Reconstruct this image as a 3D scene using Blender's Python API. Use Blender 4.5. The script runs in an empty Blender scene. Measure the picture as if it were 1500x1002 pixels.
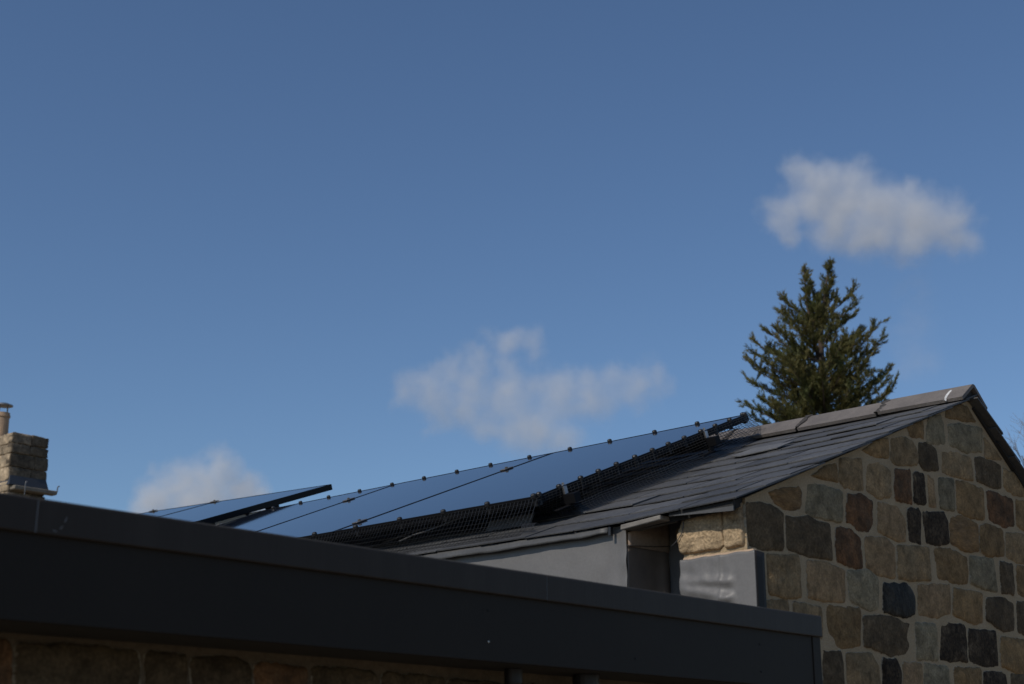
import bpy, bmesh, math, random
from mathutils import Vector, Matrix, noise as mnoise
R = math.radians
random.seed(11)
sc = bpy.context.scene
COL = sc.collection

# ------------------------------------------------------------------ camera, sky, sun, exposure
F = 2130.0                                   # focal length in photo pixels (1500 wide)
PITCH = math.atan(639.0 / F)
EYE = Vector((0, 0, 1.6))
cam = bpy.data.cameras.new('camera'); camo = bpy.data.objects.new('camera', cam); COL.objects.link(camo)
camo.location = EYE; camo.rotation_euler = (math.pi / 2 + PITCH, 0, 0)
cam.sensor_width = 36; cam.lens = 36 * F / 1500; cam.clip_start = 0.05; cam.clip_end = 9000
cam.dof.use_dof = True; cam.dof.focus_distance = 7.1; cam.dof.aperture_fstop = 4.5
sc.camera = camo

SUN_AZ, SUN_EL = 226.5, 40.0                 # degrees clockwise from +Y, and above the horizon
w = bpy.data.worlds.new('World'); sc.world = w; w.use_nodes = True
wn = w.node_tree.nodes; wl = w.node_tree.links
bg = wn['Background']; sky = wn.new('ShaderNodeTexSky'); sky.sky_type = 'NISHITA'
sky.sun_disc = False; sky.sun_elevation = R(SUN_EL); sky.sun_rotation = R(SUN_AZ)
sky.altitude = 0; sky.air_density = 1.0; sky.dust_density = 0.4; sky.ozone_density = 6.0
bg.inputs['Strength'].default_value = 0.1
wl.new(sky.outputs[0], bg.inputs['Color'])

sun = bpy.data.lights.new('sun', 'SUN'); suno = bpy.data.objects.new('sun', sun); COL.objects.link(suno)
sun.energy = 2.8; sun.angle = R(0.5); sun.color = (1.0, 0.93, 0.83)
sdir = Vector((math.sin(R(SUN_AZ)) * math.cos(R(SUN_EL)), math.cos(R(SUN_AZ)) * math.cos(R(SUN_EL)), math.sin(R(SUN_EL))))
suno.rotation_euler = (-sdir).to_track_quat('-Z', 'Y').to_euler()
suno.location = (-20, -8, 25)

vs = sc.view_settings
vs.view_transform = 'Standard'; vs.look = 'None'; vs.gamma = 1; vs.use_curve_mapping = False
vs.exposure = -0.15
sc.cycles.volume_bounces = 3; sc.cycles.volume_step_rate = 0.35; sc.cycles.max_bounces = 8
sc.cycles.use_denoising = True

# ------------------------------------------------------------------ frames and helpers
TH = R(43.6)
A = Vector((math.sin(TH), math.cos(TH), 0)); Bv = Vector((-math.cos(TH), math.sin(TH), 0)); Z = Vector((0, 0, 1))
def ray(u, v):
    x = u - 750; y = 501 - v; c, s = math.cos(PITCH), math.sin(PITCH)
    return Vector((x, F * c - y * s, F * s + y * c)) / F
d0 = ray(1090, 718); P0 = EYE + d0 * (1.0 / d0.z)          # the house corner under the eave
ZC = P0.z                                                  # 2.6 m
BASE = Matrix.Translation((P0.x, P0.y, 0)) @ Matrix.Rotation(math.atan2(A.y, A.x), 4, 'Z')
BINV = BASE.inverted()
def L(p): return BINV @ p
CAM_L = L(EYE)
def hit(u, v, p, n):                                       # pixel -> point of a plane, house coordinates (a, b, z)
    d = BINV.to_3x3() @ ray(u, v); p = Vector(p); n = Vector(n)
    return CAM_L + d * ((p - CAM_L).dot(n) / d.dot(n))
def onB(u, v, b=0.0): return hit(u, v, (0, b, 0), (0, 1, 0))
def onA(u, v, a=0.0): return hit(u, v, (a, 0, 0), (1, 0, 0))

RP = R(20.83)                                              # pitch of the slope in view
S_ = Vector((math.cos(RP), 0, math.sin(RP))); N_ = Vector((-math.sin(RP), 0, math.cos(RP))); X_ = Vector((0, -1, 0))
ROOF_DROP = .018                             # the traced plane is the top of the slates
def sag(b, s): return -.031 * min(1, max(0, b / .6)) * (1 - .8 * max(0, min(1, s / 2.0)))   # the old roof dips away from the gable
def roof(b, s, n=0.0): return Vector((0, b, ZC)) + S_ * s + N_ * (n - ROOF_DROP + sag(b, s))
APEX_A, APEX_Z = 1.868, 0.711
SL = APEX_A / math.cos(RP)

def tag(o, label=None, cat=None, group=None, kind=None):
    if label: o['label'] = label
    if cat: o['category'] = cat
    if group: o['group'] = group
    if kind: o['kind'] = kind
    return o
def link(o, parent=None, mw=None):
    COL.objects.link(o)
    if parent is not None: o.parent = parent
    if mw is not None: o.matrix_local = mw
    return o
def thing(name, label, cat, m=None, group=None, kind=None):
    o = bpy.data.objects.new(name, None); o.empty_display_size = .2; COL.objects.link(o)
    o.matrix_world = m if m is not None else BASE
    return tag(o, label, cat, group, kind)
def mesh(name, vs_, fs, m, parent=None, mw=None, smooth=False, bevel=0):
    me = bpy.data.meshes.new(name); me.from_pydata([tuple(v) for v in vs_], [], fs); me.update()
    return obj(name, me, m, parent, mw, smooth)
def obj(name, me, m, parent=None, mw=None, smooth=False):
    if m is not None and len(me.materials) == 0: me.materials.append(m)
    if smooth:
        for p in me.polygons: p.use_smooth = True
    return link(bpy.data.objects.new(name, me), parent, mw)
def bm_obj(name, bm, m, parent=None, mw=None, smooth=False):
    bmesh.ops.recalc_face_normals(bm, faces=bm.faces)
    me = bpy.data.meshes.new(name); bm.to_mesh(me); bm.free()
    return obj(name, me, m, parent, mw, smooth)
def hexa(bm, p):                                           # eight corners: bottom 0-3, top 4-7
    v = [bm.verts.new(q) for q in p]
    for f in ((0, 3, 2, 1), (4, 5, 6, 7), (0, 1, 5, 4), (1, 2, 6, 5), (2, 3, 7, 6), (3, 0, 4, 7)):
        bm.faces.new([v[i] for i in f])
def box(bm, x0, x1, y0, y1, z0, z1):
    hexa(bm, [(x0, y0, z0), (x1, y0, z0), (x1, y1, z0), (x0, y1, z0), (x0, y0, z1), (x1, y0, z1), (x1, y1, z1), (x0, y1, z1)])
def bevel(bm, w_, seg=2):
    bmesh.ops.recalc_face_normals(bm, faces=bm.faces)
    bmesh.ops.bevel(bm, geom=bm.edges[:] , offset=w_, segments=seg, profile=.6, affect='EDGES', clamp_overlap=True)
def tube(bm, pts, r, n=6, cap=True):
    pts = [Vector(p) for p in pts]; rings = []
    rs = r if isinstance(r, (list, tuple)) else [r] * len(pts)
    for i, p in enumerate(pts):
        t = (pts[min(i + 1, len(pts) - 1)] - pts[max(i - 1, 0)])
        t = t.normalized() if t.length > 1e-9 else Vector((0, 0, 1))
        u = t.orthogonal().normalized() if i == 0 else (rings_u - t * rings_u.dot(t))
        u = u.normalized() if u.length > 1e-6 else t.orthogonal().normalized()
        rings_u = u; q = t.cross(u)
        rings.append([bm.verts.new(p + (u * math.cos(2 * math.pi * k / n) + q * math.sin(2 * math.pi * k / n)) * rs[i]) for k in range(n)])
    for r0, r1 in zip(rings, rings[1:]):
        for k in range(n): bm.faces.new((r0[k], r0[(k + 1) % n], r1[(k + 1) % n], r1[k]))
    if cap and n > 2:
        bm.faces.new(rings[0][::-1]); bm.faces.new(rings[-1])
def lathe(bm, prof, n=16, c=(0, 0, 0)):
    rings = [[bm.verts.new((c[0] + r * math.cos(2 * math.pi * k / n), c[1] + r * math.sin(2 * math.pi * k / n), c[2] + z)) for k in range(n)] for r, z in prof]
    for r0, r1 in zip(rings, rings[1:]):
        for k in range(n): bm.faces.new((r0[k], r0[(k + 1) % n], r1[(k + 1) % n], r1[k]))
    bm.faces.new(rings[0][::-1]); bm.faces.new(rings[-1])
# ------------------------------------------------------------------ materials
STONE_TONE = (1.34, 1.17, .90)                  # weathered gritstone, tinted warm
def mat(name, col, rough=.7, col2=None, scale=6.0, bump=0.0, bscale=40.0, metallic=0.0, spec=.5, var=0.0, fine=0.0, fscale=90.0, detail=6, lo=.35, hi=.65, stretch=(1, 1, 1), seed=True, coat=0.0):
    m = bpy.data.materials.new(name); m.use_nodes = True; nt = m.node_tree; N = nt.nodes; K = nt.links
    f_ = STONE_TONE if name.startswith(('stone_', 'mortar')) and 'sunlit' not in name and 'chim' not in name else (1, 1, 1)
    col = tuple(a * b for a, b in zip(col, f_)); col2 = tuple(a * b for a, b in zip(col2, f_)) if col2 else None
    p = N['Principled BSDF']; p.inputs['Roughness'].default_value = rough; p.inputs['Metallic'].default_value = metallic
    p.inputs['Specular IOR Level'].default_value = .12 if name.startswith(('stone_', 'mortar')) else spec
    p.inputs['Coat Weight'].default_value = coat
    tc = N.new('ShaderNodeTexCoord'); oi = N.new('ShaderNodeObjectInfo')
    mp = N.new('ShaderNodeMapping'); mp.inputs['Scale'].default_value = stretch
    K.new(tc.outputs['Object'], mp.inputs['Vector'])
    vec = mp.outputs['Vector']
    if seed:
        ml = N.new('ShaderNodeMath'); ml.operation = 'MULTIPLY'; ml.inputs[1].default_value = 57.0
        K.new(oi.outputs['Random'], ml.inputs[0])
        ad = N.new('ShaderNodeVectorMath'); ad.operation = 'ADD'
        K.new(vec, ad.inputs[0]); K.new(ml.outputs[0], ad.inputs[1]); vec = ad.outputs[0]
    c = N.new('ShaderNodeRGB'); c.outputs[0].default_value = (*col, 1); cur = c.outputs[0]
    if col2:
        n1 = N.new('ShaderNodeTexNoise'); n1.inputs['Scale'].default_value = scale; n1.inputs['Detail'].default_value = detail
        n1.inputs['Roughness'].default_value = .7
        K.new(vec, n1.inputs['Vector'])
        mr = N.new('ShaderNodeMapRange'); mr.inputs['From Min'].default_value = lo; mr.inputs['From Max'].default_value = hi
        K.new(n1.outputs['Fac'], mr.inputs['Value'])
        mx = N.new('ShaderNodeMix'); mx.data_type = 'RGBA'
        K.new(mr.outputs['Result'], mx.inputs['Factor']); K.new(cur, mx.inputs['A']); mx.inputs['B'].default_value = (*col2, 1)
        cur = mx.outputs['Result']
    if fine > 0:
        n2 = N.new('ShaderNodeTexNoise'); n2.inputs['Scale'].default_value = fscale; n2.inputs['Detail'].default_value = 4
        K.new(vec, n2.inputs['Vector'])
        mr = N.new('ShaderNodeMapRange'); mr.inputs['From Min'].default_value = .3; mr.inputs['From Max'].default_value = .7
        mr.inputs['To Min'].default_value = 1 - fine; mr.inputs['To Max'].default_value = 1 + fine
        K.new(n2.outputs['Fac'], mr.inputs['Value'])
        v = N.new('ShaderNodeVectorMath'); v.operation = 'SCALE'; K.new(cur, v.inputs[0]); K.new(mr.outputs['Result'], v.inputs['Scale'])
        cur = v.outputs[0]
    if var > 0:
        mr = N.new('ShaderNodeMapRange'); mr.inputs['To Min'].default_value = 1 - var; mr.inputs['To Max'].default_value = 1 + var
        K.new(oi.outputs['Random'], mr.inputs['Value'])
        v = N.new('ShaderNodeVectorMath'); v.operation = 'SCALE'; K.new(cur, v.inputs[0]); K.new(mr.outputs['Result'], v.inputs['Scale'])
        cur = v.outputs[0]
    if name.startswith(('stone_', 'chimney_')):
        n5 = N.new('ShaderNodeTexNoise'); n5.inputs['Scale'].default_value = 17; n5.inputs['Detail'].default_value = 8; n5.inputs['Roughness'].default_value = .72; n5.inputs['Distortion'].default_value = .6
        K.new(vec, n5.inputs['Vector'])
        r5 = N.new('ShaderNodeMapRange'); r5.inputs['From Min'].default_value = .34; r5.inputs['From Max'].default_value = .62
        r5.inputs['To Min'].default_value = .5; r5.inputs['To Max'].default_value = 1.12
        K.new(n5.outputs['Fac'], r5.inputs['Value'])
        v5 = N.new('ShaderNodeVectorMath'); v5.operation = 'SCALE'; K.new(cur, v5.inputs[0]); K.new(r5.outputs['Result'], v5.inputs['Scale']); cur = v5.outputs[0]
    if name.startswith('stone_'):
        at = N.new('ShaderNodeAttribute'); at.attribute_name = 'edge'
        ne = N.new('ShaderNodeTexNoise'); ne.inputs['Scale'].default_value = 48; ne.inputs['Detail'].default_value = 5; ne.inputs['Roughness'].default_value = .7
        K.new(vec, ne.inputs['Vector'])
        su = N.new('ShaderNodeMath'); su.operation = 'MULTIPLY_ADD'; su.inputs[1].default_value = 1.5; K.new(ne.outputs['Fac'], su.inputs[0]); K.new(at.outputs['Fac'], su.inputs[2])
        me_ = N.new('ShaderNodeMapRange'); me_.inputs['From Min'].default_value = 1.5; me_.inputs['From Max'].default_value = 1.8
        K.new(su.outputs[0], me_.inputs['Value'])
        mx = N.new('ShaderNodeMix'); mx.data_type = 'RGBA'; K.new(me_.outputs['Result'], mx.inputs['Factor']); K.new(cur, mx.inputs['A'])
        mx.inputs['B'].default_value = (.33, .285, .21, 1); cur = mx.outputs['Result']
    K.new(cur, p.inputs['Base Color'])
    if bump > 0:
        n3 = N.new('ShaderNodeTexNoise'); n3.inputs['Scale'].default_value = bscale; n3.inputs['Detail'].default_value = 7
        n3.inputs['Roughness'].default_value = .65
        K.new(vec, n3.inputs['Vector'])
        b = N.new('ShaderNodeBump'); b.inputs['Strength'].default_value = 1.0; b.inputs['Distance'].default_value = bump
        K.new(n3.outputs['Fac'], b.inputs['Height']); K.new(b.outputs['Normal'], p.inputs['Normal'])
    return m

ST = dict(
    buff=mat('stone_buff', (.25, .19, .125), .9, (.17, .14, .10), 9, .006, 45, var=.16, fine=.25, fscale=120),
    brown=mat('stone_brown', (.21, .15, .088), .9, (.165, .125, .08), 10, .006, 45, var=.16, fine=.25, fscale=120),
    dark=mat('stone_dark_brown', (.066, .054, .041), .9, (.098, .08, .060), 9, .006, 45, var=.15, fine=.3, fscale=110),
    red=mat('stone_rust', (.155, .088, .052), .9, (.075, .056, .044), 12, .006, 45, var=.1, fine=.3, fscale=100),
    orange=mat('stone_orange', (.21, .14, .075), .9, (.15, .11, .075), 11, .006, 45, var=.1, fine=.25, fscale=100, stretch=(.6, .6, 2)),
    pink=mat('stone_pink', (.24, .18, .125), .9, (.20, .155, .105), 9, .006, 45, var=.1, fine=.22, fscale=120),
    grey=mat('stone_grey', (.205, .19, .15), .9, (.15, .14, .115), 9, .006, 45, var=.12, fine=.25, fscale=130),
    black=mat('stone_soot_black', (.038, .031, .026), .9, (.12, .10, .08), 16, .007, 50, var=.15, fine=.5, fscale=80, lo=.5, hi=.75),
    tar=mat('stone_tar_black', (.016, .0145, .013), .6, (.06, .052, .044), 14, .008, 30, fine=.4, fscale=60, lo=.5, hi=.8),
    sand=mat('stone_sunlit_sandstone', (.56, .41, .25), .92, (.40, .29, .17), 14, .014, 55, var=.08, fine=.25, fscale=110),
    chim_shade=mat('chimney_shade_face', (.24, .185, .125), .92, (.10, .08, .058), 5, .01, 18, var=.35, fine=.3, fscale=40, spec=.12),  # shade of the right-hand face painted in as darker stone
    chim=mat('chimney_stone', (.55, .42, .27), .92, (.22, .17, .11), 5, .01, 18, var=.25, fine=.25, fscale=40),  # sunlit copy: brighter colour for the left face and cap
)
M_mortar = mat('mortar', (.30, .263, .215), .95, (.24, .21, .168), 7, .007, 60, fine=.18, fscale=150, seed=False)
M_slate = mat('slate', (.060, .060, .062), .62, (.090, .088, .085), 7, .0025, 50, spec=.34, var=.28, fine=.2, fscale=60)
M_slate_pale = mat('slate_pale', (.15, .145, .138), .6, (.11, .108, .105), 9, .002, 50, fine=.15)
M_deck = mat('roof_underlay', (.02, .019, .018), .9, bump=.002)
M_ridge = mat('ridge_tile_clay', (.17, .148, .13), .85, (.12, .105, .095), 8, .002, 90, var=.07, fine=.16, fscale=140)
M_joint = mat('ridge_mortar', (.07, .06, .052), .95, (.03, .027, .024), 40, .006, 80)
M_white = mat('white_smear', (.8, .79, .76), .8, (.6, .59, .56), 60)
M_fascia = mat('fascia_anthracite', (.028, .0200, .0145), .5, (.036, .027, .0205), 3, .0006, 25, stretch=(5, 5, .8), lo=.45, hi=.75, fine=.08, fscale=200, seed=False, spec=.25)
M_board = mat('fascia_board_anthracite', (.0135, .0092, .0055), .6, (.016, .0112, .0070), 2.5, .0006, 30, fine=.08, fscale=200, seed=False, spec=.25)
M_scratch = mat('chalky_scuff', (.16, .16, .16), .9)
M_membrane = mat('grey_membrane', (.155, .147, .138), .5, (.13, .123, .116), 4, .001, 30, fine=.06, fscale=120)
M_flash = mat('grey_flashing', (.085, .083, .08), .5, (.065, .063, .061), 7, .001, 40, fine=.1)
M_lead = mat('dark_lead', (.045, .046, .052), .5, (.032, .033, .038), 5, .002, 20)
M_brownsheet = mat('stained_brown_sheet', (.52, .38, .27), .55, (.27, .20, .15), 6, .0015, 20, fine=.1)
M_blacksheet = mat('black_sheet', (.24, .185, .14), .5, (.16, .125, .10), 5, .0015, 18)
M_timber = mat('weathered_timber', (.24, .22, .19), .85, (.16, .145, .125), 10, .002, 60, stretch=(1, .3, 1), fine=.15)
M_black = mat('black_plastic', (.011, .011, .012), .45, (.016, .016, .017), 20)
M_frame = mat('black_anodised', (.008, .008, .009), .45, spec=.15)
M_wire = mat('pvc_coated_wire', (.042, .042, .042), .3, spec=.6)
M_steel = mat('bright_steel', (.62, .60, .57), .3, (.45, .44, .42), 60, metallic=.9)
M_clamp = mat('dull_clamp', (.12, .105, .09), .4, (.25, .23, .2), 60, metallic=.6)
M_pv = mat('solar_glass', (.010, .013, .022), .06, spec=.62)
M_pot = mat('clay_pot', (.42, .28, .17), .85, (.30, .21, .14), 9, .003, 30, fine=.15)
M_cowl = mat('steel_cowl', (.30, .29, .28), .4, (.15, .14, .13), 12, metallic=.7)
M_ledge = mat('ledge_stone', (.22, .19, .145), .9, (.15, .125, .095), 9, .004, 30)
M_bark = mat('bark', (.10, .07, .05), .95, (.06, .045, .035), 6, .01, 20)
M_twig = mat('bare_twig', (.17, .14, .11), .95, (.12, .10, .08), 5)
M_ground = mat('pale_gravel_ground', (.27, .215, .145), .95, (.23, .18, .12), .4, .02, 8, seed=False)
def leafmat():
    m = mat('conifer_foliage', (.078, .094, .032), .6, (.15, .125, .042), 2.2, seed=False, spec=.25)
    nt = m.node_tree; p = nt.nodes['Principled BSDF']; out = nt.nodes['Material Output']
    tr = nt.nodes.new('ShaderNodeBsdfTranslucent'); tr.inputs['Color'].default_value = (.07, .075, .02, 1)
    mx = nt.nodes.new('ShaderNodeMixShader'); mx.inputs[0].default_value = .22
    nt.links.new(p.outputs[0], mx.inputs[1]); nt.links.new(tr.outputs[0], mx.inputs[2]); nt.links.new(mx.outputs[0], out.inputs['Surface'])
    return m
M_leaf = leafmat()

# ------------------------------------------------------------------ ground
bm = bmesh.new()
n = 24
for i in range(n + 1):
    for j in range(n + 1):
        f = lambda t: math.copysign(abs(t) ** 3, t) * 4000
        bm.verts.new((f(i / n * 2 - 1), f(j / n * 2 - 1), 0))
bm.verts.ensure_lookup_table()
for i in range(n):
    for j in range(n):
        bm.faces.new([bm.verts[q] for q in (i * (n + 1) + j, (i + 1) * (n + 1) + j, (i + 1) * (n + 1) + j + 1, i * (n + 1) + j + 1)])
tag(bm_obj('ground', bm, M_ground), kind='structure')

# ------------------------------------------------------------------ stones
def rough_outline(poly, cut=.14, seg=.012, amp=.0022):
    P = [Vector(p) for p in poly]; Q = []
    for i, p in enumerate(P):                               # round the corners
        a, b = P[i - 1], P[(i + 1) % len(P)]
        la, lb = (a - p).length, (b - p).length
        c = min(.012, cut * min(la, lb))
        pa, pb = p + (a - p) * (c / la), p + (b - p) * (c / lb)
        Q += [pa, (pa + pb + p * 1.2) / 3.2, pb]
    ctr = sum(Q, Vector((0, 0))) / len(Q)
    Q = [p + (p - ctr).normalized() * .0095 for p in Q]
    out = []
    for i, p in enumerate(Q):
        q = Q[(i + 1) % len(Q)]; k = max(1, int((q - p).length / seg))
        for j in range(k): out.append(p.lerp(q, j / k))
    sd = random.uniform(0, 90)
    res = []
    for p in out:
        v = mnoise.noise_vector(Vector((p.x * 26 + sd, p.y * 26, sd)))
        v2 = mnoise.noise_vector(Vector((p.x * 90 + sd, p.y * 90, sd)))
        res.append(p + Vector((v.x, v.y)) * amp * 2.2 + Vector((v2.x, v2.y)) * amp)
    return res
def stone(poly, place, cls, parent, proud=.006, depth=.05, seg=.014, amp=.0022, name='stone', bulge=.004, rugged=0.0, groove=0.0):
    o = rough_outline(poly, seg=seg, amp=amp); n = len(o)
    c = sum(o, Vector((0, 0))) / n; sd = random.uniform(0, 99); size = sum((p - c).length for p in o) / n
    verts = []; tilt = Vector((random.uniform(-1, 1), random.uniform(-1, 1))) * .03
    def ring(k, wv, nz=0):
        for p in o:
            q = c + (p - c) * k
            verts.append(place(q.x, q.y, wv + (mnoise.noise(Vector((q.x * 16 + sd, q.y * 16, 3))) * nz) + (tilt.dot(q - c) if nz else 0)))
    e = min(.22, .006 / size)
    if rugged or groove:
        ks = [1, .955, .90, .82, .74, .65, .56, .47, .38, .28, .18, .09]
        ring(1, -depth)
        for i_, k in enumerate(ks):
            base_w = proud * min(1, i_ / 1.3) + bulge * min(1, i_ / 5)
            for p in o:
                q = c + (p - c) * k
                v1_ = mnoise.fractal(Vector((q.x * 22 + sd, q.y * 22, 3)), .9, 2.1, 5)
                pit = max(0, mnoise.noise(Vector((q.x * 60 + sd, q.y * 60, 9))) - .32) * 1.4
                verts.append(place(q.x, q.y, base_w + (v1_ * rugged - pit * rugged * 1.3 + groove * math.sin(q.x * 520 + 1.5 * mnoise.noise(Vector((q.x * 30, q.y * 9, 1)))) * (.5 + mnoise.noise(Vector((q.x * 45, q.y * 5, 2))))) * (0 if i_ == 0 else 1)))
        verts.append(place(c.x, c.y, proud + bulge)); nr = len(ks)
        fs = [tuple(range(n))[::-1]]
        for r in range(nr):
            for k in range(n): fs.append((r * n + k, r * n + (k + 1) % n, (r + 1) * n + (k + 1) % n, (r + 1) * n + k))
        for k in range(n): fs.append((nr * n + k, nr * n + (k + 1) % n, (nr + 1) * n))
        bm = bmesh.new(); vv = [bm.verts.new(v) for v in verts]
        for f in fs: bm.faces.new([vv[i] for i in f])
        return bm_obj(name, bm, ST[cls], parent, smooth=True)
    ring(1, -depth); ring(1, 0.0); ring(1 - e, proud * .75, .001); ring(1 - 3.2 * e, proud + bulge * .4, .003); ring(.42, proud + bulge, .005)
    verts.append(place(c.x, c.y, proud + bulge))
    fs = [tuple(range(n))[::-1]]
    for r in range(4):
        for k in range(n): fs.append((r * n + k, r * n + (k + 1) % n, (r + 1) * n + (k + 1) % n, (r + 1) * n + k))
    for k in range(n): fs.append((4 * n + k, 4 * n + (k + 1) % n, 5 * n))
    bm = bmesh.new(); vv = [bm.verts.new(v) for v in verts]
    for f in fs: bm.faces.new([vv[i] for i in f])
    ob = bm_obj(name, bm, ST[cls], parent, smooth=True)
    at = ob.data.attributes.new('edge', 'FLOAT', 'POINT')
    vals = [1.0] * (2 * n) + [.5] * n + [.1] * n + [0.0] * (n + 1)
    at.data.foreach_set('value', vals)
    return ob
def gable_place(x, y, w_): return Vector((x, -w_, y))       # gable wall faces -b
def side_place(x, y, w_): return Vector((-w_, x, y))        # eaves wall faces -a

house = thing('stone_outbuilding', 'low stone outbuilding with slate roof, its gable end at the right', 'building')

# gable wall: mortar body
gw = .26
outl = [(0.0, 0), (2 * APEX_A, 0)]
rpr = R(29.5); ra = 2 * APEX_A
r1, r2 = onB(1430, 595, 0), onB(1498, 696, 0)
rs_ = (r2.z - r1.z) / (r2.x - r1.x); zr_ = lambda a: r1.z + (a - r1.x) * rs_
gp = [(0.003, 0.0), (ra, 0.0), (ra, zr_(ra)), (APEX_A + .03, zr_(APEX_A + .03)), (APEX_A, ZC + APEX_Z - .026), (0.003, ZC - .028)]
bm = bmesh.new()
fr = [bm.verts.new((x, .0, z)) for x, z in gp]; bk = [bm.verts.new((x, gw, z)) for x, z in gp]
bm.faces.new(fr); bm.faces.new(bk[::-1])
for i in range(6): bm.faces.new((fr[i], bk[i], bk[(i + 1) % 6], fr[(i + 1) % 6]))
gable = bm_obj('gable_wall', bm, M_mortar, house)
STONES = """
brown 1386.6,600.8 1406,593.8 1416,596.6 1430,619 1412,616 1385,612
brown 1329,626 1351.6,616 1352,641.4 1332,640
grey 1360,613.4 1377.5,608.5 1382,622 1387,652 1356.5,648.4
grey 1388,621.8 1412,624 1437,627.4 1437,662.4 1416,661 1392,652.6
buff 1441,640 1470.6,675 1442.6,670.8
brown 1262,660 1285,647 1300.5,641 1301.5,672 1280,668
buff 1304.7,642.8 1323.6,641.4 1337.6,647 1344,666.6 1343,682 1312,680.6 1304,673.6
dark 1346,650 1360,650 1371,659.6 1374.7,689 1353,688.3 1346,676.4
buff 1377.5,661 1388,659.6 1421.6,670.8 1425,704.4 1409,700 1379.6,691.8
dark 1428,670.8 1438,671 1465,680.6 1466,715 1455,714 1430,704.2
buff 1469,686 1485,694 1500,706 1515,716 1515,728 1486,725 1470.6,715.5
brown 1188,697 1208,685 1224,679 1227.5,707 1205,701
buff 1230,673.5 1262,673.5 1264,719 1236,713 1230,704
buff 1267.7,676.4 1283,678 1304,689.6 1304,729 1286,727.7 1269,717.5
red 1310.8,689.6 1332.8,690 1335,737 1310.8,732
black 1337.5,692.5 1353,695.5 1356,738 1338,736.5
pink 1359,697 1368,700 1371,742 1361,741
grey 1374.5,701 1397,703 1397.5,748 1377,744
brown 1400.6,705.6 1416,708 1440,718 1441,761.6 1423,758.8 1402,749
red 1445.4,719.6 1455,721 1482,732 1485,771 1469,771 1448,763
brown 1488,733.6 1502,736 1520,744 1520,786 1505,780 1489,770
orange 1126,721 1147,716.8 1169.6,714 1173.8,721 1173,745.5 1150,744.8 1136,737.8
grey 1180.8,707.7 1192,709.8 1228.4,718 1232.6,722.4 1232.6,765.8 1213,760 1186.4,756 1180.8,749
red 1242.4,725 1262,726.6 1278,735 1277.4,763 1271.8,778.4 1256.4,775.6 1248,767 1240,764
pink 1285.9,736.5 1315,742.4 1327,763 1325.5,792 1315,792.3 1286,779
black 1328.5,746 1345,746 1348,753 1348.5,796.6 1332,792.4
black 1352,750.4 1381,751.8 1386.6,763 1389.4,795 1374,798 1357,795
orange 1391.5,758.8 1409,757.4 1431.4,768.6 1432,807.8 1411.8,806.4 1392,795
brown 1435,771.4 1444,768.6 1470,775.6 1470.6,814.8 1448,814 1435.6,809
buff 1473.4,780 1500,784 1512,790 1512,826 1495,825 1474,816
dark 1093.5,738 1113.6,737.8 1136,744.8 1144.4,751.8 1146.5,805 1126,803.6 1097.5,800.8 1095.5,770
dark 1151.4,754.6 1164,760 1183.6,757.4 1197.6,764.4 1214.4,767 1218.6,820 1185,813.4 1154,805
red 1224,774 1242.4,775.6 1259,788 1263.4,830 1245,830 1225.6,823
pink 1267.6,786.6 1298,789.4 1309.6,802 1311,846.8 1287,841 1269,831
buff 1314.5,799 1360,802 1364,849.6 1332,849.6 1315,846.8
brown 1368.4,804.8 1388,804.8 1416,816 1417,855 1402,853.8 1374,846.8
grey 1420.5,814.6 1455,820 1461,866.4 1449.6,865 1421,855
dark 1464.5,823 1483,827 1486,870.6 1467,867.8
brown 1489,828.6 1515,834 1515,880 1490,872
buff 1123.4,813 1169.6,814.6 1173,874.8 1150,874.8 1127.6,869
pink 1182,823 1206,824.4 1236.8,835.6 1236.8,881.8 1203,879 1183.6,874.8
grey 1241,837 1273,835.6 1285.8,849.6 1285.8,891.6 1273,893 1245,880
tar 1294,853.8 1329,856.6 1340,874.8 1339,900 1326.4,902.8 1294,897
pink 1344.6,856.6 1391,856.6 1392,897 1371,904 1346,900
brown 1396.4,862 1438.4,869 1438.4,911 1427,914 1396.4,901.4
dark 1445.4,876 1472,876 1486,883 1484.6,922.4 1469,923.8 1444,908.4
dark 1490,882 1515,884 1515,932 1491,926
buff 1120,879 1154,880.4 1155,915 1120,910
buff 1162.6,882 1203,889 1204,935 1163,925
brown 1209,889 1259,891.6 1259,946 1223,949 1211.6,925
dark 1265,902.8 1298,904 1337,913 1336,958.8 1304,958.8 1266,946
grey 1341,914 1371,914 1374,966 1343,966
black 1377,914 1413,915.4 1416,970 1378,967
black 1418.8,922.4 1458,925 1462,975.6 1444,975.6 1420,967
brown 1466,933.6 1512,938 1512,988 1490,985 1466,976
dark 1206,956 1232.6,956 1237,1020 1206,1010
buff 1239.6,957.4 1276,958.8 1286,978 1289,1030 1243,1025
black 1292.8,966 1312.4,967 1319,985 1320,1030 1294,1030
pink 1323.5,972.5 1350,972.5 1352,1030 1324,1030
grey 1354,973 1388,978 1392,1035 1355,1035
brown 1398,977.7 1436,979.4 1438,1035 1399,1035
black 1441,984.5 1475,986 1477,1040 1442,1040
dark 1481,988 1515,990 1515,1040 1482,1040
"""
LAB = dict(red='rust brown stone', black='soot blackened stone', tar='shiny tar black stone', grey='pale grey stone', orange='orange brown banded stone', pink='pinkish brown stone')
for ln in STONES.strip().split('\n'):
    c, *pp = ln.split()
    poly = []
    for q in pp:
        u, v = map(float, q.split(',')); h_ = onB(u, v); poly.append((h_.x, h_.z))
    if ln.startswith('buff 1123.4'): s = stone(poly, gable_place, c, gable, proud=.006, groove=.0022, seg=.006); s['label'] = 'stone with vertical tooling grooves'; continue
    s = stone(poly, gable_place, c, gable, proud=random.uniform(.002, .006), amp=random.choice((.0018, .0026, .0034)))
    if c in LAB: s['label'] = LAB[c]
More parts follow.
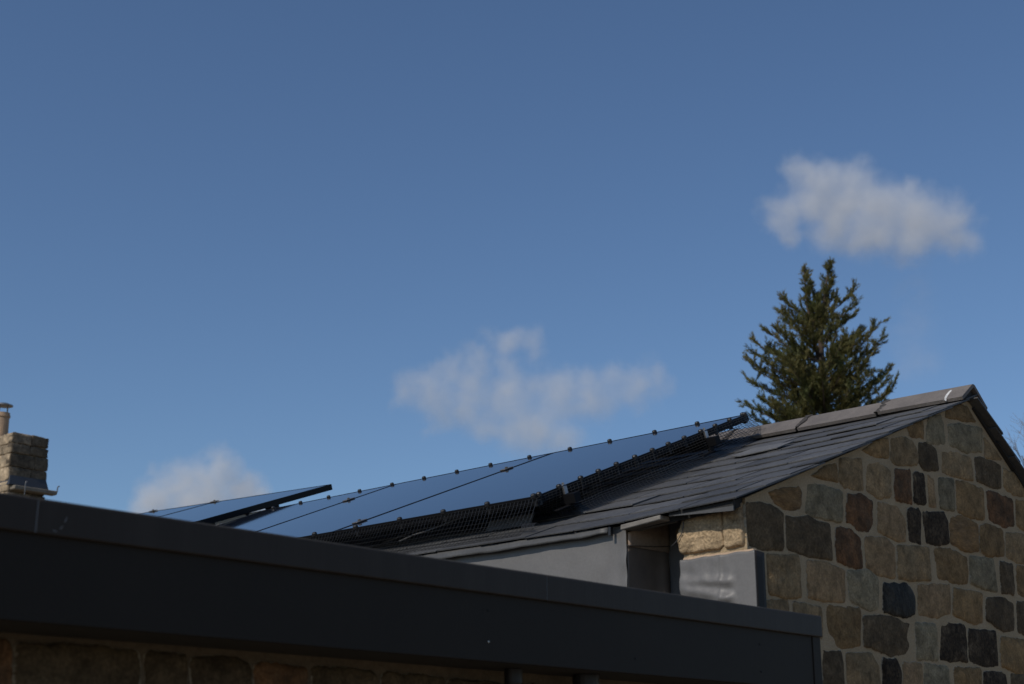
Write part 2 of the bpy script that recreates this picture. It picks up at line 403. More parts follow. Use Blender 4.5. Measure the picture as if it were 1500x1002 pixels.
# the same walling carried on to the right and downwards, past the edge of the picture
fill = {}
rz = random.Random(8)
zz = ZC + .45
while zz > 1.25:
    h_ = rz.uniform(.14, .185); a_ = 2.95 + rz.uniform(0, .04) if zz > 1.80 else .06
    while a_ < ra - .1:
        l_ = rz.uniform(.12, .27)
        if zz < zr_(a_ + l_) - .04 and a_ + l_ < ra - .03:
            j = lambda: rz.uniform(-.008, .008)
            s = stone([(a_ + .01 + j(), zz - h_ + .012), (a_ + l_ - .01 + j(), zz - h_ + .012 + j()), (a_ + l_ - .01 + j(), zz + j()), (a_ + .01, zz + j())], gable_place, rz.choice(('buff', 'brown', 'dark', 'pink', 'grey', 'buff')), gable, proud=.005, amp=.003)
            k = s.data.materials[0].name
            bmf = fill.setdefault(k, bmesh.new()); bmf.from_mesh(s.data); me_ = s.data; bpy.data.objects.remove(s); bpy.data.meshes.remove(me_)
        a_ += l_
    zz -= h_
for k, bmf in fill.items():
    tag(bm_obj('walling', bmf, bpy.data.materials[k], gable, smooth=True), kind='stuff')

# eaves wall (faces the camera's left) with its two sunlit stones
bm = bmesh.new()
BC = .51                                                    # the recess runs from the sunlit stones to here
box(bm, -.040, .25, BC + .008, 8.2, 0, ZC - .095); box(bm, .205, .5, .2, 2.0, 0, ZC + .02)
box(bm, .004, .40, gw - .02, .283, 0, ZC - .04)
hexa(bm, [(.0035, .006, 0), (.2, .006, 0), (.2, gw, 0), (.0035, gw, 0), (.0035, .006, ZC - .03), (.2, .006, ZC - .03), (.2, gw, ZC - .03), (.0035, gw, ZC - .03)])
side = bm_obj('side_wall', bm, M_mortar, house)
for pp, lab in (([(1005, 749), (1057.5, 746), (1058.5, 797), (1053, 803), (1000, 810), (994, 788)], 'large pitted sunlit sandstone block'),
           ([(1062, 746), (1079, 741), (1086, 739), (1089.5, 796), (1063.5, 800.5)], 'sunlit sandstone corner block')):
    poly = [(onA(u, v).y, onA(u, v).z) for u, v in pp]
    s = stone(poly[::-1], side_place, 'sand', side, proud=.010, depth=.06, amp=.0013, bulge=.006, seg=.006, rugged=.0065)
    if lab: s['label'] = lab

# ------------------------------------------------------------------ slate roof
bm = bmesh.new()
def slab(bm, pts, n0, n1):                                  # pts: (b, s) polygon
    t = [bm.verts.new(roof(b, s, n1)) for b, s in pts]; u = [bm.verts.new(roof(b, s, n0)) for b, s in pts]
    bm.faces.new(t); bm.faces.new(u[::-1])
    for i in range(len(t)): bm.faces.new((t[i], u[i], u[(i + 1) % len(t)], t[(i + 1) % len(t)]))
for b0, b1 in ((.012, .15), (.15, .3), (.3, .45), (.45, .6), (.6, 3), (3, 8.2)): slab(bm, [(b0, -.06), (b1, -.06), (b1, 1.0), (b1, SL - .005), (b0, SL - .005), (b0, 1.0)], -.034, -.004)
bmesh.ops.remove_doubles(bm, verts=bm.verts[:], dist=.0005)
rf = bm_obj('slate_roof', bm, M_deck, house)
EXPO, TS, WS, LS = .2, .0040, .26, .44
def slate_outline(w_, l_):
    pts = [(0, l_), (0, 0)]; k = 6
    sd = random.uniform(0, 50)
    ch = [random.random() < .07, random.random() < .07]
    tail = []
    for i in range(k + 1):
        x = w_ * i / k
        y = mnoise.noise(Vector((x * 14 + sd, 1, 1))) * .003
        if i == 0 and ch[0]: y += random.uniform(.01, .03)
        if i == k and ch[1]: y += random.uniform(.01, .03)
        tail.append((x, y))
    return tail + [(w_, l_), (0, l_)][0:2]
def slate_mesh(poly, t):                                    # poly in (x along -b, y up slope)
    n = len(poly)
    v = [(x, y, t) for x, y in poly] + [(x, y, 0) for x, y in poly]
    f = [tuple(range(n)), tuple(range(2 * n - 1, n - 1, -1))] + [(i, n + i, n + (i + 1) % n, (i + 1) % n) for i in range(n)]
    me = bpy.data.meshes.new('slate'); me.from_pydata(v, [], f); me.materials.append(M_slate)
    return me
VAR = [slate_mesh(slate_outline(WS - .004, LS), TS * random.uniform(.8, 1.35)) for _ in range(12)]
RM = Matrix(((X_.x, S_.x, N_.x), (X_.y, S_.y, N_.y), (X_.z, S_.z, N_.z))).to_4x4()
rest = bmesh.new(); count = 0
slots = []
for k in range(11):
    s0 = -.107 + k * EXPO
    off = (.5 if k % 2 else 0) * WS
    j = 0
    while True:
        b1 = -.035 + j * WS + off                           # right-hand side; slate spans b1..b1+WS
        if k % 2 and j == 0:
            slots.append((k, s0, -.035, WS * .5))
        if b1 > 8.1: break
        slots.append((k, s0, b1, WS)); j += 1
slots.sort(key=lambda t: t[2])
for (k, s0, b1, ww) in slots:
    lift = random.uniform(0, .0016) + (random.uniform(.002, .006) if random.random() < .08 else 0)
    tilt = (2.15 * TS + lift) / LS
    dj = random.uniform(-.003, .003)
    vj = random.uniform(-.012, .012) if b1 < 0 else 0       # ragged verge
    org = roof(b1 + ww, s0 + dj, 2.1 * TS + lift) + Vector((0, vj, 0))      # local x runs towards -b
    l_ = min(LS, SL - s0 + .02)
    M = Matrix.Translation(org) @ RM @ Matrix.Rotation(random.gauss(0, .004), 4, 'Z') @ Matrix.Rotation(random.gauss(0, .003) + math.asin((sag(b1 + ww, s0) - sag(b1, s0)) / -ww) * -1, 4, 'Y') @ Matrix.Rotation(-tilt, 4, 'X')
    if ww < WS or l_ < LS:
        poly = slate_outline(ww - .004, l_)
        me = slate_mesh(poly, TS * random.uniform(.8, 1.3))
    else: me = random.choice(VAR)
    if count < 298:
        link(bpy.data.objects.new('slate', me), rf, M); count += 1
    else:
        nv = len(rest.verts); tmp = me.copy(); tmp.transform(M); rest.from_mesh(tmp); bpy.data.meshes.remove(tmp)
tag(bm_obj('slate_field', rest, M_slate, rf), kind='stuff')
def rhit(u, v, n):
    sg = 0.0
    for _ in range(6):
        p = hit(u, v, Vector((0, 0, ZC)) + N_ * (n - ROOF_DROP + sg), N_); sg = sag(p.y, (p - Vector((0, 0, ZC))).dot(S_))
    return p
# one pale replacement slate lying proud near the netting
pts = [(1071, 669), (1104, 657), (1163, 646.5), (1139, 656), (1083, 668.5)]
pl = [roof(0, 0, .020)]
pv = [rhit(u, v, .0205) for u, v in pts]
me_v = [v - N_ * .002 for v in pv] + [v + N_ * .0025 for v in pv]; q = len(pv)
bm = bmesh.new(); vv = [bm.verts.new(v) for v in me_v]
bm.faces.new(vv[:q][::-1]); bm.faces.new(vv[q:])
for i in range(q): bm.faces.new((vv[i], vv[(i + 1) % q], vv[q + (i + 1) % q], vv[q + i]))
tag(bm_obj('slate', bm, M_slate_pale, rf), 'pale grey slipped slate')

# far slope, seen only along its verge
bm = bmesh.new()
v1, v2 = onB(1443, 598, -.045), onB(1500, 688, -.045)
rpr = math.atan2(v1.z - v2.z, v2.x - v1.x)
Sr = Vector((math.cos(rpr), 0, -math.sin(rpr))); Nr = Vector((math.sin(rpr), 0, math.cos(rpr)))
T0 = Vector((v1.x, 0, v1.z)) - Sr * ((v1.x - APEX_A) / math.cos(rpr)) - Nr * .012
print('far slope pitch', math.degrees(rpr), T0 - Vector((APEX_A, 0, ZC + APEX_Z)))
def froof(b, s, n): return T0 + Vector((0, b, 0)) + Sr * s + Nr * n
k = 0; s0 = 0.0
while s0 < 2.3:
    e = -.043 + random.uniform(-.010, .010); s1 = s0 + .24
    lo = .004 + random.uniform(0, .004)
    hexa(bm, [froof(e, s0 - .02, -.006), froof(8.2, s0 - .02, -.006), froof(8.2, s1, .006), froof(e + random.uniform(-.006, .006), s1, .006),
              froof(e, s0 - .02, .002), froof(8.2, s0 - .02, .002), froof(8.2, s1, .016 + lo), froof(e, s1, .016 + lo)])
    s0 += .2
fs_ = bm_obj('far_slope_slates', bm, M_slate, house)
bm = bmesh.new()
s0 = .03
while s0 < 2.2:                                             # ragged undercloak on the verge, coloured dark for the shade there
    l_ = random.uniform(.12, .26); e = -.008 - random.uniform(0, .018)
    hexa(bm, [froof(e, s0, -.017), froof(.02, s0, -.017), froof(.02, s0 + l_, -.016), froof(e, s0 + l_, -.016 + random.uniform(-.005, .003)),
              froof(e, s0, -.008), froof(.02, s0, -.008), froof(.02, s0 + l_, -.008), froof(e, s0 + l_, -.008)])
    s0 += l_ + .004
bm_obj('undercloak', bm, M_deck, house)

# ridge tiles
prof = []
rr = .03; wl_, wr_ = .150, .155
tl = R(33); tr_ = rpr * 1.05
def ridge_profile(off):
    top = Vector((APEX_A - .01, ZC + APEX_Z + .042))
    pts = [top + Vector((-math.cos(tl), -math.sin(tl))) * (wl_), ]
    for t in (-.9, -.5, 0, .5, .9):
        ang = math.pi / 2 - t * (tl + tr_) / 2 - (tr_ - tl) / 2
        c = top + Vector((0, -rr))
        pts.append(c + Vector((math.cos(ang), math.sin(ang))) * (rr))
    pts.append(top + Vector((math.cos(tr_), -math.sin(tr_))) * wr_)
    if off:
        o2 = []
        for i, p in enumerate(pts):
            a, b = pts[max(i - 1, 0)], pts[min(i + 1, len(pts) - 1)]
            t = (b - a).normalized(); o2.append(p + Vector((t.y, -t.x)) * off)
        return o2
    return pts
outp, inp = ridge_profile(0), ridge_profile(.016)
def ridge_tile_mesh(l_):
    bm = bmesh.new()
    ring = [p for p in outp] + [p for p in inp[::-1]]
    secs = []
    for y in (0, l_ * .5, l_):
        secs.append([bm.verts.new((p.x, y, p.y)) for p in ring])
    m_ = len(ring)
    for r0, r1 in zip(secs, secs[1:]):
        for i in range(m_): bm.faces.new((r0[i], r1[i], r1[(i + 1) % m_], r0[(i + 1) % m_]))
    h = m_ // 2
    for sct, fl in ((secs[0], 0), (secs[-1], 1)):
        for i in range(h - 1):
            f = (sct[i], sct[i + 1], sct[m_ - 2 - i], sct[m_ - 1 - i]); bm.faces.new(f[::-1] if fl else f)
    bmesh.ops.recalc_face_normals(bm, faces=bm.faces)
    me = bpy.data.meshes.new('ridge_tile'); bm.to_mesh(me); bm.free(); me.materials.append(M_ridge)
    for p in me.polygons: p.use_smooth = False
    return me
rt = ridge_tile_mesh(.436)
jm = None
b_ = -.03
i = 0
while b_ < 8:
    off = Vector((random.uniform(-.002, .002), b_, random.uniform(-.004, .004)))
    M = Matrix.Translation(off) @ Matrix.Translation((APEX_A, .22, ZC + APEX_Z)) @ Matrix.Rotation(random.gauss(0, .004), 4, 'Z') @ Matrix.Rotation(random.gauss(0, .005), 4, 'X') @ Matrix.Translation((-APEX_A, -.22, -ZC - APEX_Z))
    link(bpy.data.objects.new('ridge_tile', rt), house, M)
    if b_ > 0 and b_ < 4:                                   # dark ragged mortar squeezed out of the joint
        bm = bmesh.new()
        op = ridge_profile(-.0035)
        # resample
        dense = []
        for p, q in zip(op, op[1:]):
            kk = max(1, int((q - p).length / .012))
            for t in range(kk): dense.append(p.lerp(q, t / kk))
        dense.append(op[-1])
        sd = random.uniform(0, 40); rows = []
        for idx, p in enumerate(dense):
            t = idx / len(dense)
            wv = .009 + .020 * abs(mnoise.noise(Vector((idx * .45, sd, 0)))) * 2
            mid = mnoise.noise(Vector((idx * .25, sd, 5))) * .006 - .006
            lift = .004 * mnoise.noise(Vector((idx * .8, sd, 9)))
            cc = Vector((APEX_A, 0, ZC + APEX_Z - .05)); d = Vector((p.x, 0, p.y)) - cc; d.normalize()
            P3 = Vector((p.x, b_ - .007 + mid, p.y)) + d * lift
            rows.append([bm.verts.new(P3 + Vector((0, -wv, 0)) - d * .012), bm.verts.new(P3 + Vector((0, -wv * .7, 0))), bm.verts.new(P3 + Vector((0, wv * .7, 0))), bm.verts.new(P3 + Vector((0, wv, 0)) - d * .012)])
        for r0, r1 in zip(rows, rows[1:]):
            for q in range(3): bm.faces.new((r0[q], r0[q + 1], r1[q + 1], r1[q]))
        bm_obj('mortar_joint', bm, M_joint, house)
    b_ += .45; i += 1
# white smear on the end ridge tile
def on_tile(u, v):
    p = outp[0]; q = outp[1]; nrm = Vector((-(q.y - p.y), 0, q.x - p.x)).normalized()
    return hit(u, v, Vector((p.x, 0, p.y)) + nrm * .0035, nrm), nrm
bm = bmesh.new(); rows = []
for (u, v, w_) in ((1393.5, 571.5, 1.6), (1390, 574.0, 3.9), (1387, 578, 4.4), (1385, 581.5, 3.8), (1384.5, 584.5, 2.6), (1383.5, 586.5, 3.4)):
    pa, nn = on_tile(u - w_ * .6, v); pb, nn = on_tile(u + w_ * .6, v); pc, _ = on_tile(u, v)
    rows.append([bm.verts.new(pa - nn * .004), bm.verts.new(pc + nn * .002), bm.verts.new(pb - nn * .004)])
for r0, r1 in zip(rows, rows[1:]):
    for q in range(2): bm.faces.new((r0[q], r0[q + 1], r1[q + 1], r1[q]))
tag(bm_obj('mortar_smear', bm, M_white, house), 'bright white smear on the end ridge tile')
# end bedding under the last ridge tile
bm = bmesh.new()
hexa(bm, [(APEX_A - .10, -.012, ZC + APEX_Z - .03), (APEX_A + .10, -.012, ZC + APEX_Z - .055), (APEX_A + .10, .2, ZC + APEX_Z - .055), (APEX_A - .10, .2, ZC + APEX_Z - .03),
          (APEX_A - .045, -.008, ZC + APEX_Z + .018), (APEX_A + .035, -.008, ZC + APEX_Z + .012), (APEX_A + .035, .2, ZC + APEX_Z + .012), (APEX_A - .045, .2, ZC + APEX_Z + .018)])
bm_obj('ridge_bedding', bm, M_joint, house)

# ------------------------------------------------------------------ membrane-clad upstand box under the eave
z0 = ZC - .62
AF = -.05                                                   # face of the membrane wall
def sheet(name, fn, nu, nv, m, parent, thick=.003, smooth=True):
    bm = bmesh.new(); g = [[bm.verts.new(fn(i / nu, j / nv)) for j in range(nv + 1)] for i in range(nu + 1)]
    for i in range(nu):
        for j in range(nv): bm.faces.new((g[i][j], g[i + 1][j], g[i + 1][j + 1], g[i][j + 1]))
    bmesh.ops.recalc_face_normals(bm, faces=bm.faces)
    bmesh.ops.solidify(bm, geom=bm.faces[:], thickness=thick)
    return bm_obj(name, bm, m, parent, smooth=smooth)
def memb(u, v):                                             # u along b, v up
    b = BC - .004 + (u ** 2) * 6.0; z = z0 + .05 + v * (ZC - .075 - z0 - .05)
    e = math.exp(-((b - BC) / .03) ** 2)
    wv = mnoise.noise(Vector((b * 5, z * 4, 2))) * .004 + mnoise.noise(Vector((b * 17 + z * 9, z * 14, 4))) * .0025
    fold = .009 * e * (1 + .6 * mnoise.noise(Vector((z * 22, 1, 7)))) + .008 * math.exp(-(((b - BC - .06 - .25 * (ZC - .30 - z)) / .02) ** 2)) * max(0, min(1, (ZC - .24 - z) / .08))
    return (AF + wv - fold, b, z)
sheet('wall_membrane', memb, 90, 26, M_membrane, house)
def flap(u, v):                                             # loose strip tucked under the slates
    b = BC + .07 + u * 3.2
    zt = ZC - .079; h = .024 + .010 * mnoise.noise(Vector((b * 3.1, 2, 1))) + .006 * mnoise.noise(Vector((b * 9, 5, 1))) + .010 * min(1, u * 3)
    return (AF - .028 - .004 * (1 - v) + mnoise.noise(Vector((b * 6, v * 2, 8))) * .004, b, zt - h * (1 - v))
sheet('membrane_flap', flap, 70, 3, M_flash, house, .002)
bm = bmesh.new(); box(bm, AF - .036, AF - .02, BC + .05, BC + .062, ZC - .112, ZC - .08); bm_obj('eaves_bracket', bm, M_black, house)
# jamb of the recess, facing the gable side: stained brown sheet above, black sheet below
def ret(z_lo, z_hi, out, seed):
    def f(u, v):
        a = AF + u * .256; zz = z_lo + v * (z_hi(a) - z_lo)
        return (a, BC - out + mnoise.noise(Vector((a * 9, zz * 9, seed))) * .004 - (.022 * math.exp(-((a - .17) / .03) ** 2) * (1 - v ** 3) if seed > 2 else 0), zz)
    return f
sheet('jamb_sheet', ret(ZC - .155, lambda a: ZC + a * .38 - .085, .006, 1.0), 14, 8, M_brownsheet, house)
sheet('jamb_sheet', ret(z0, lambda a: ZC - .147 + .1 * (a - AF) + mnoise.noise(Vector((a * 12, 0, 3))) * .002, .000, 3.0), 40, 12, M_blacksheet, house)['label'] = 'black lower sheet'
sheet('recess_sheet', lambda u, v: (.203 + .012 * mnoise.noise(Vector((u * 3, v * 4, 2))), .27 + u * .245, z0 + v * .62), 12, 16, M_membrane, house)
def tuck(u, v):                                             # membrane bulging out beside the stone
    zz = ZC - .225 - (1 - v) * .22; a = .02 + u * .05
    return (a - .006 * math.sin(u * math.pi) * (1 + .3 * mnoise.noise(Vector((zz * 14, 1, 1)))), .284 + .022 * math.sin((1 - u) * math.pi / 2) ** 2 * (.55 + .45 * (1 - v)), zz)
sheet('membrane_fold', tuck, 10, 12, M_lead, house)
bm = bmesh.new()
tube(bm, [onA(u, v, -.02) for u, v in ((997, 752), (1001, 762), (1001, 772), (998, 783), (992, 792), (984, 800))], .0018, 6); bm_obj('wire', bm, M_flash, house, smooth=True)  # tube stands in for the grey sheet's edge catching the light
bm = bmesh.new()
tube(bm, [onB(u, v, BC - .012) for u, v in ((919, 799.5), (940, 800), (960, 801), (984, 800))], .0013, 5); bm_obj('seam_wire', bm, M_black, house, smooth=True)
bm = bmesh.new()
hexa(bm, [(-.094, .315, ZC - .082), (.02, .315, ZC - .078), (.02, .506, ZC - .092), (-.094, .506, ZC - .100), (-.094, .315, ZC - .064), (.02, .315, ZC - .060), (.02, .506, ZC - .074), (-.094, .506, ZC - .080)])
bevel(bm, .003, 1); bm_obj('soffit_batten', bm, M_timber, house)
# eave board over the sunlit stones, slates' shadow put into its black; grey lip
bm = bmesh.new()
def eb(b, zb, zt, a0, a1):
    return [(a0, b[0], zb[0]), (a1, b[0], zb[0]), (a1, b[1], zb[1]), (a0, b[1], zb[1]), (a0, b[0], zt[0]), (a1, b[0], zt[0]), (a1, b[1], zt[1]), (a0, b[1], zt[1])]
hexa(bm, eb((-.004, .285), (ZC - .082, ZC - .072), (ZC - .040, ZC - .056), -.078, -.066)); bm_obj('eaves_board', bm, M_deck, house)
bm = bmesh.new()
hexa(bm, eb((-.006, .262), (ZC - .086, ZC - .073), (ZC - .068, ZC - .0705), -.0815, -.0785)); bm_obj('flashing_lip', bm, M_flash, house)

# grey membrane upstand wrapped round the house corner
bm = bmesh.new()
zt = ZC - .224
def upfront(u, v):
    b = -.05 + u * .33; t = zt - .006 * u + .004 * mnoise.noise(Vector((b * 20, 0, 0))); zz = z0 + v * (t - z0)
    f = 0
    d = t - zz
    if b > .035:
        k = min(1, (b - .035) / .03) * (1 - max(0, (b - .2) / .15) * .5)
        f = k * (.010 * math.exp(-((d - .085 + .10 * (b - .2)) / .016) ** 2) + .012 * math.exp(-((d - .135 + .25 * (b - .16)) / .02) ** 2) + .006 * math.exp(-((d - .165 - .3 * (b - .1)) / .014) ** 2) + .003 * mnoise.noise(Vector((b * 26, zz * 30, 3))))
    f += .003 * math.exp(-((b - .098) / .005) ** 2)
    return (-.027 - f + mnoise.noise(Vector((b * 12, zz * 12, 1))) * .0012, b, zz)
sheet('upstand_membrane', upfront, 60, 44, M_membrane, house)
def upret(u, v):
    a = -.0255 + u * .058; zz = z0 + v * (zt - .004 * u - z0)
    return (a, -.0505 + mnoise.noise(Vector((a * 12, zz * 6, 5))) * .001, zz)
sheet('upstand_return', upret, 4, 16, mat('membrane_end_shade', (.022, .019, .017), .6, spec=.2), house)  # shade on the end face is put into its near-black colour
bm = bmesh.new(); box(bm, -.022, .0315, -.046, .003, z0, zt - .003); box(bm, -.022, .003, -.03, .272, z0, zt - .012); bm_obj('upstand_core', bm, M_lead, house)
bm = bmesh.new()
hexa(bm, [(-.024, -.045, zt - .006), (.001, -.045, zt - .006), (.001, .272, zt - .012), (-.024, .272, zt - .012), (-.019, -.04, zt + .006), (.001, -.04, zt + .006), (.001, .27, zt + .003), (-.019, .27, zt + .003)])
bevel(bm, .002, 1); bm_obj('mortar_bead', bm, mat('buff_sealant', (.5, .36, .24), .9, (.38, .27, .18), 30, .002, 80), house)

# ------------------------------------------------------------------ flat-roofed extension in front
ext = thing('flat_roof_extension', 'single storey extension with deep anthracite fascia across the foreground', 'building')
def zf(a): return ZC - .466 - .0043 * (a - .069)
FB = -.25
bm = bmesh.new()
def skew(bm, a0, a1, b0, b1, top, bot, end=0):
    hexa(bm, [(a0, b0, zf(a0) - bot), (a1, b0, zf(a1) - bot), (a1, b1, zf(a1) - bot), (a0, b1, zf(a0) - bot), (a0, b0, zf(a0) - top), (a1, b0, zf(a1) - top), (a1, b1, zf(a1) - top), (a0, b1, zf(a0) - top)])
AL, AR = -4.6, .068
joints = [AL, onB(57, 731, FB).x, onB(802, 843, FB).x, AR]
for a0, a1 in zip(joints, joints[1:]):                      # drip-edge trim, three lengths
    bm = bmesh.new(); skew(bm, a0 + .0012, a1 - .0012, FB, -.02 if a1 > 0 else 2.0, 0, .07); bevel(bm, .004, 3)
    cp = bm_obj('drip_trim', bm, M_fascia, ext)
for a0 in joints[1:3]:                                      # pale lap line at each joint
    bm = bmesh.new(); skew(bm, a0 - .0011, a0 + .0011, FB + .0006, FB + .05, .003, .0685); bm_obj('joint_cover', bm, M_scratch if a0 < -2 else M_flash, ext)
M_edge_highlight = mat('edge_highlight', (.13, .112, .092), .85, (.06, .054, .048), 5, seed=False)  # pale colour paints the sunlit highlight along the dusty top edge
bm = bmesh.new(); skew(bm, AL, AR - .002, FB + .0012, FB + .012, -.0022, .0022); bevel(bm, .0015, 2); bm_obj('edge_highlight_lip', bm, M_edge_highlight, ext)
AJ = AR - .052
bm = bmesh.new(); skew(bm, AL, AJ - .0015, FB + .012, FB + .035, .066, .246); bevel(bm, .002, 2)
fb = bm_obj('fascia_board', bm, M_board, ext)
bm = bmesh.new(); skew(bm, AJ, AR - .004, FB + .009, FB + .035, .066, .60); bevel(bm, .002, 2); bm_obj('corner_trim', bm, M_board, ext)
bm = bmesh.new(); skew(bm, AL, AJ, FB + .034, .006, .2325, .2445); bm_obj('soffit', bm, mat('dark_soffit', (.02, .018, .015), .7), ext)
bm = bmesh.new(); skew(bm, AL, -.005, FB + .03, 6.5, .035, .066); bm_obj('roof_deck', bm, M_deck, ext)
for u, v in ((715, 894.5), (715.5, 940), (930.5, 965), (1113, 944), (1115, 984)):
    c = onB(u, v, FB + .012); bm = bmesh.new(); lathe(bm, [(.003, 0), (.003, .001), (.002, .0018)], 8)
    bm_obj('screw', bm, M_steel if v == 940 else M_frame, fb, Matrix.Translation(c) @ Matrix.Rotation(math.pi / 2, 4, 'X'))
# scuffs on the first length of trim
for seg in (((95, 765), (99, 757)), ((88, 775), (93, 770)), ((78, 777), (84, 779))):
    bm = bmesh.new(); p, q = [onB(u, v, FB - .0006) for u, v in seg]; d = (q - p).normalized().cross(Vector((0, 1, 0))) * .0014
    f = [bm.verts.new(x) for x in (p - d, q - d * .3, q + d * .3, p + d)]; bm.faces.new(f)
    r_ = bmesh.ops.extrude_face_region(bm, geom=bm.faces[:]); bmesh.ops.translate(bm, vec=(0, .0005, 0), verts=[e for e in r_['geom'] if isinstance(e, bmesh.types.BMVert)])
    bm_obj('scuff_mark', bm, M_scratch, ext)
bm = bmesh.new()
bm2 = bm
box(bm, AL + .1, -.004, .003, .25, 0, ZC - .7); box(bm, AL + .1, AL + .35, .25, 6.4, 0, ZC - .52)
ew = bm_obj('front_wall', bm, mat('shade_mortar', (.13, .098, .062), .95, (.10, .076, .048), 8, .006, 60, fine=.18), ext)  # mortar darkened to paint in the shade under the overhang
x = -330
cl = ['dark', 'dark', 'red', 'dark']  # mostly dark classes, carrying the overhang's shade in their colour
xs = [(-330, -190), (-180, -95), (-85, 12), (25, 201), (213, 271), (282, 365), (372, 447), (458, 551), (560, 648), (657, 740), (748, 832), (840, 930), (940, 1040)]
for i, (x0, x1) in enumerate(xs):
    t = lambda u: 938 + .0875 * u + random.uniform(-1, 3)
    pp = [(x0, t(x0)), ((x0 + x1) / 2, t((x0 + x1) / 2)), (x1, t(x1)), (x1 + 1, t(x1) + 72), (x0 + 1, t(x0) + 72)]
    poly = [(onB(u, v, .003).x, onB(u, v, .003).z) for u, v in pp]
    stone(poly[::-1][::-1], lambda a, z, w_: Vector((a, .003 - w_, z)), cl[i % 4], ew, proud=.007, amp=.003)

def pipe(name, u, r, label):
    c = onB(u, 985, -.10)
    zt_ = zf(c.x) - .2447
    t = thing(name, label, 'pipe', BASE @ Matrix.Translation((c.x, c.y, 0)))
    bm = bmesh.new(); lathe(bm, [(r, 0), (r, zt_ - .04)], 20); bm_obj('pipe_body', bm, M_black, t, smooth=False)
    bm = bmesh.new(); lathe(bm, [(r * 1.03, zt_ - .045), (r * 1.18, zt_ - .04), (r * 1.18, zt_ - .002)], 20); bm_obj('collar', bm, M_black, t)
pipe('rainwater_pipe', 752, .022, 'slimmer black pipe under the fascia, left of the wider one')
pipe('rainwater_pipe', 858, .034, 'wider black pipe under the fascia, right of the slimmer one')

# ------------------------------------------------------------------ solar panels
PB, PT = Vector((.0625, 1.083, ZC + .127)), Vector((1.642, 1.083, ZC + .763))
Sp = (PT - PB).normalized(); Np = Vector((-Sp.z, 0, Sp.x)); PLEN = (PT - PB).length; PW = 1.312
PM = Matrix(((X_.x, Sp.x, Np.x), (X_.y, Sp.y, Np.y), (X_.z, Sp.z, Np.z))).to_4x4()
def panel_parts(t, W, Ln, th, side=None):
    fw = .011                                               # visible frame lip
    bm = bmesh.new()
    for x0, x1, y0, y1 in ((-W, -W + fw, 0, Ln), (-fw, 0, 0, Ln), (-W + fw, -fw, 0, fw), (-W + fw, -fw, Ln - fw, Ln)):
        box(bm, x0, x1, y0, y1, -th, 0)
    fr_ = bm_obj('frame', bm, M_frame, t)
    bm = bmesh.new(); box(bm, -W + fw, -fw, fw, Ln - fw, -.008, -.0016); bm_obj('glass', bm, M_pv, t)
    bm = bmesh.new(); box(bm, -W + fw, -fw, fw, Ln - fw, -.013, -.0095); bm_obj('back_sheet', bm, M_black, t)
def clamp_mesh():
    bm = bmesh.new(); box(bm, -.02, .02, -.035, .035, .0005, .006); bevel(bm, .0015, 1); lathe(bm, [(.008, .005), (.008, .013), (.005, .014)], 8)
    bmesh.ops.recalc_face_normals(bm, faces=bm.faces)
    me = bpy.data.meshes.new('clamp'); bm.to_mesh(me); bm.free(); me.materials.append(M_clamp); return me
CL = clamp_mesh()
RS = [(onB(822, 708, 1.083) - PB).dot(Sp), (onB(1030, 632, 1.083) - PB).dot(Sp)]      # where the rails run
labels = ['nearest big solar panel at the right end, edged by side netting', 'second big solar panel from the right end of the main row',
          'third big solar panel from the right end of the main row', 'fourth big solar panel, mostly hidden under the raised panel']
proto = None
for i in range(4):
    t = thing('solar_panel', labels[i], 'solar panel', BASE @ Matrix.Translation(PB + Vector((0, i * (PW + .008), 0))) @ PM, 'solar panels in the main roof row')
    if i == 0:
        panel_parts(t, PW, PLEN, .035); proto = t
    else:
        for ch in proto.children:
            c = ch.copy(); COL.objects.link(c); c.parent = t
    if i > 0:                                               # clamps over the joint to the panel on its right
        for s in RS: link(bpy.data.objects.new('clamp', CL), t, Matrix.Translation((.004, s, 0)))
# raised panel behind the row
Bq = 5.15
C1, C2, C3 = onB(485.5, 709, Bq), onB(290, 763, Bq), onB(213, 750.5, Bq + 2.25)
ys = (C1 - C2).normalized(); xs_ = (C1 - C3).normalized(); ns = xs_.cross(ys).normalized()
LN = 1.75; org = C1 - ys * LN; W5 = (C1 - C3).length
yv = ys; xv = (xs_ - ys * xs_.dot(ys) * 0).normalized()
M5 = Matrix(((xv.x, yv.x, ns.x), (xv.y, yv.y, ns.y), (xv.z, yv.z, ns.z))).to_4x4(); M5.translation = org
def pix(p):
    q = BASE @ p - EYE; y = q.y * math.cos(PITCH) + q.z * math.sin(PITCH); return 750 + F * q.x / y
def along(u):
    lo, hi = 0.0, 1.0
    for _ in range(40):
        m_ = (lo + hi) / 2
        if pix(C1.lerp(C3, m_)) > u: lo = m_
        else: hi = m_
    return lo * W5
W1 = along(315)
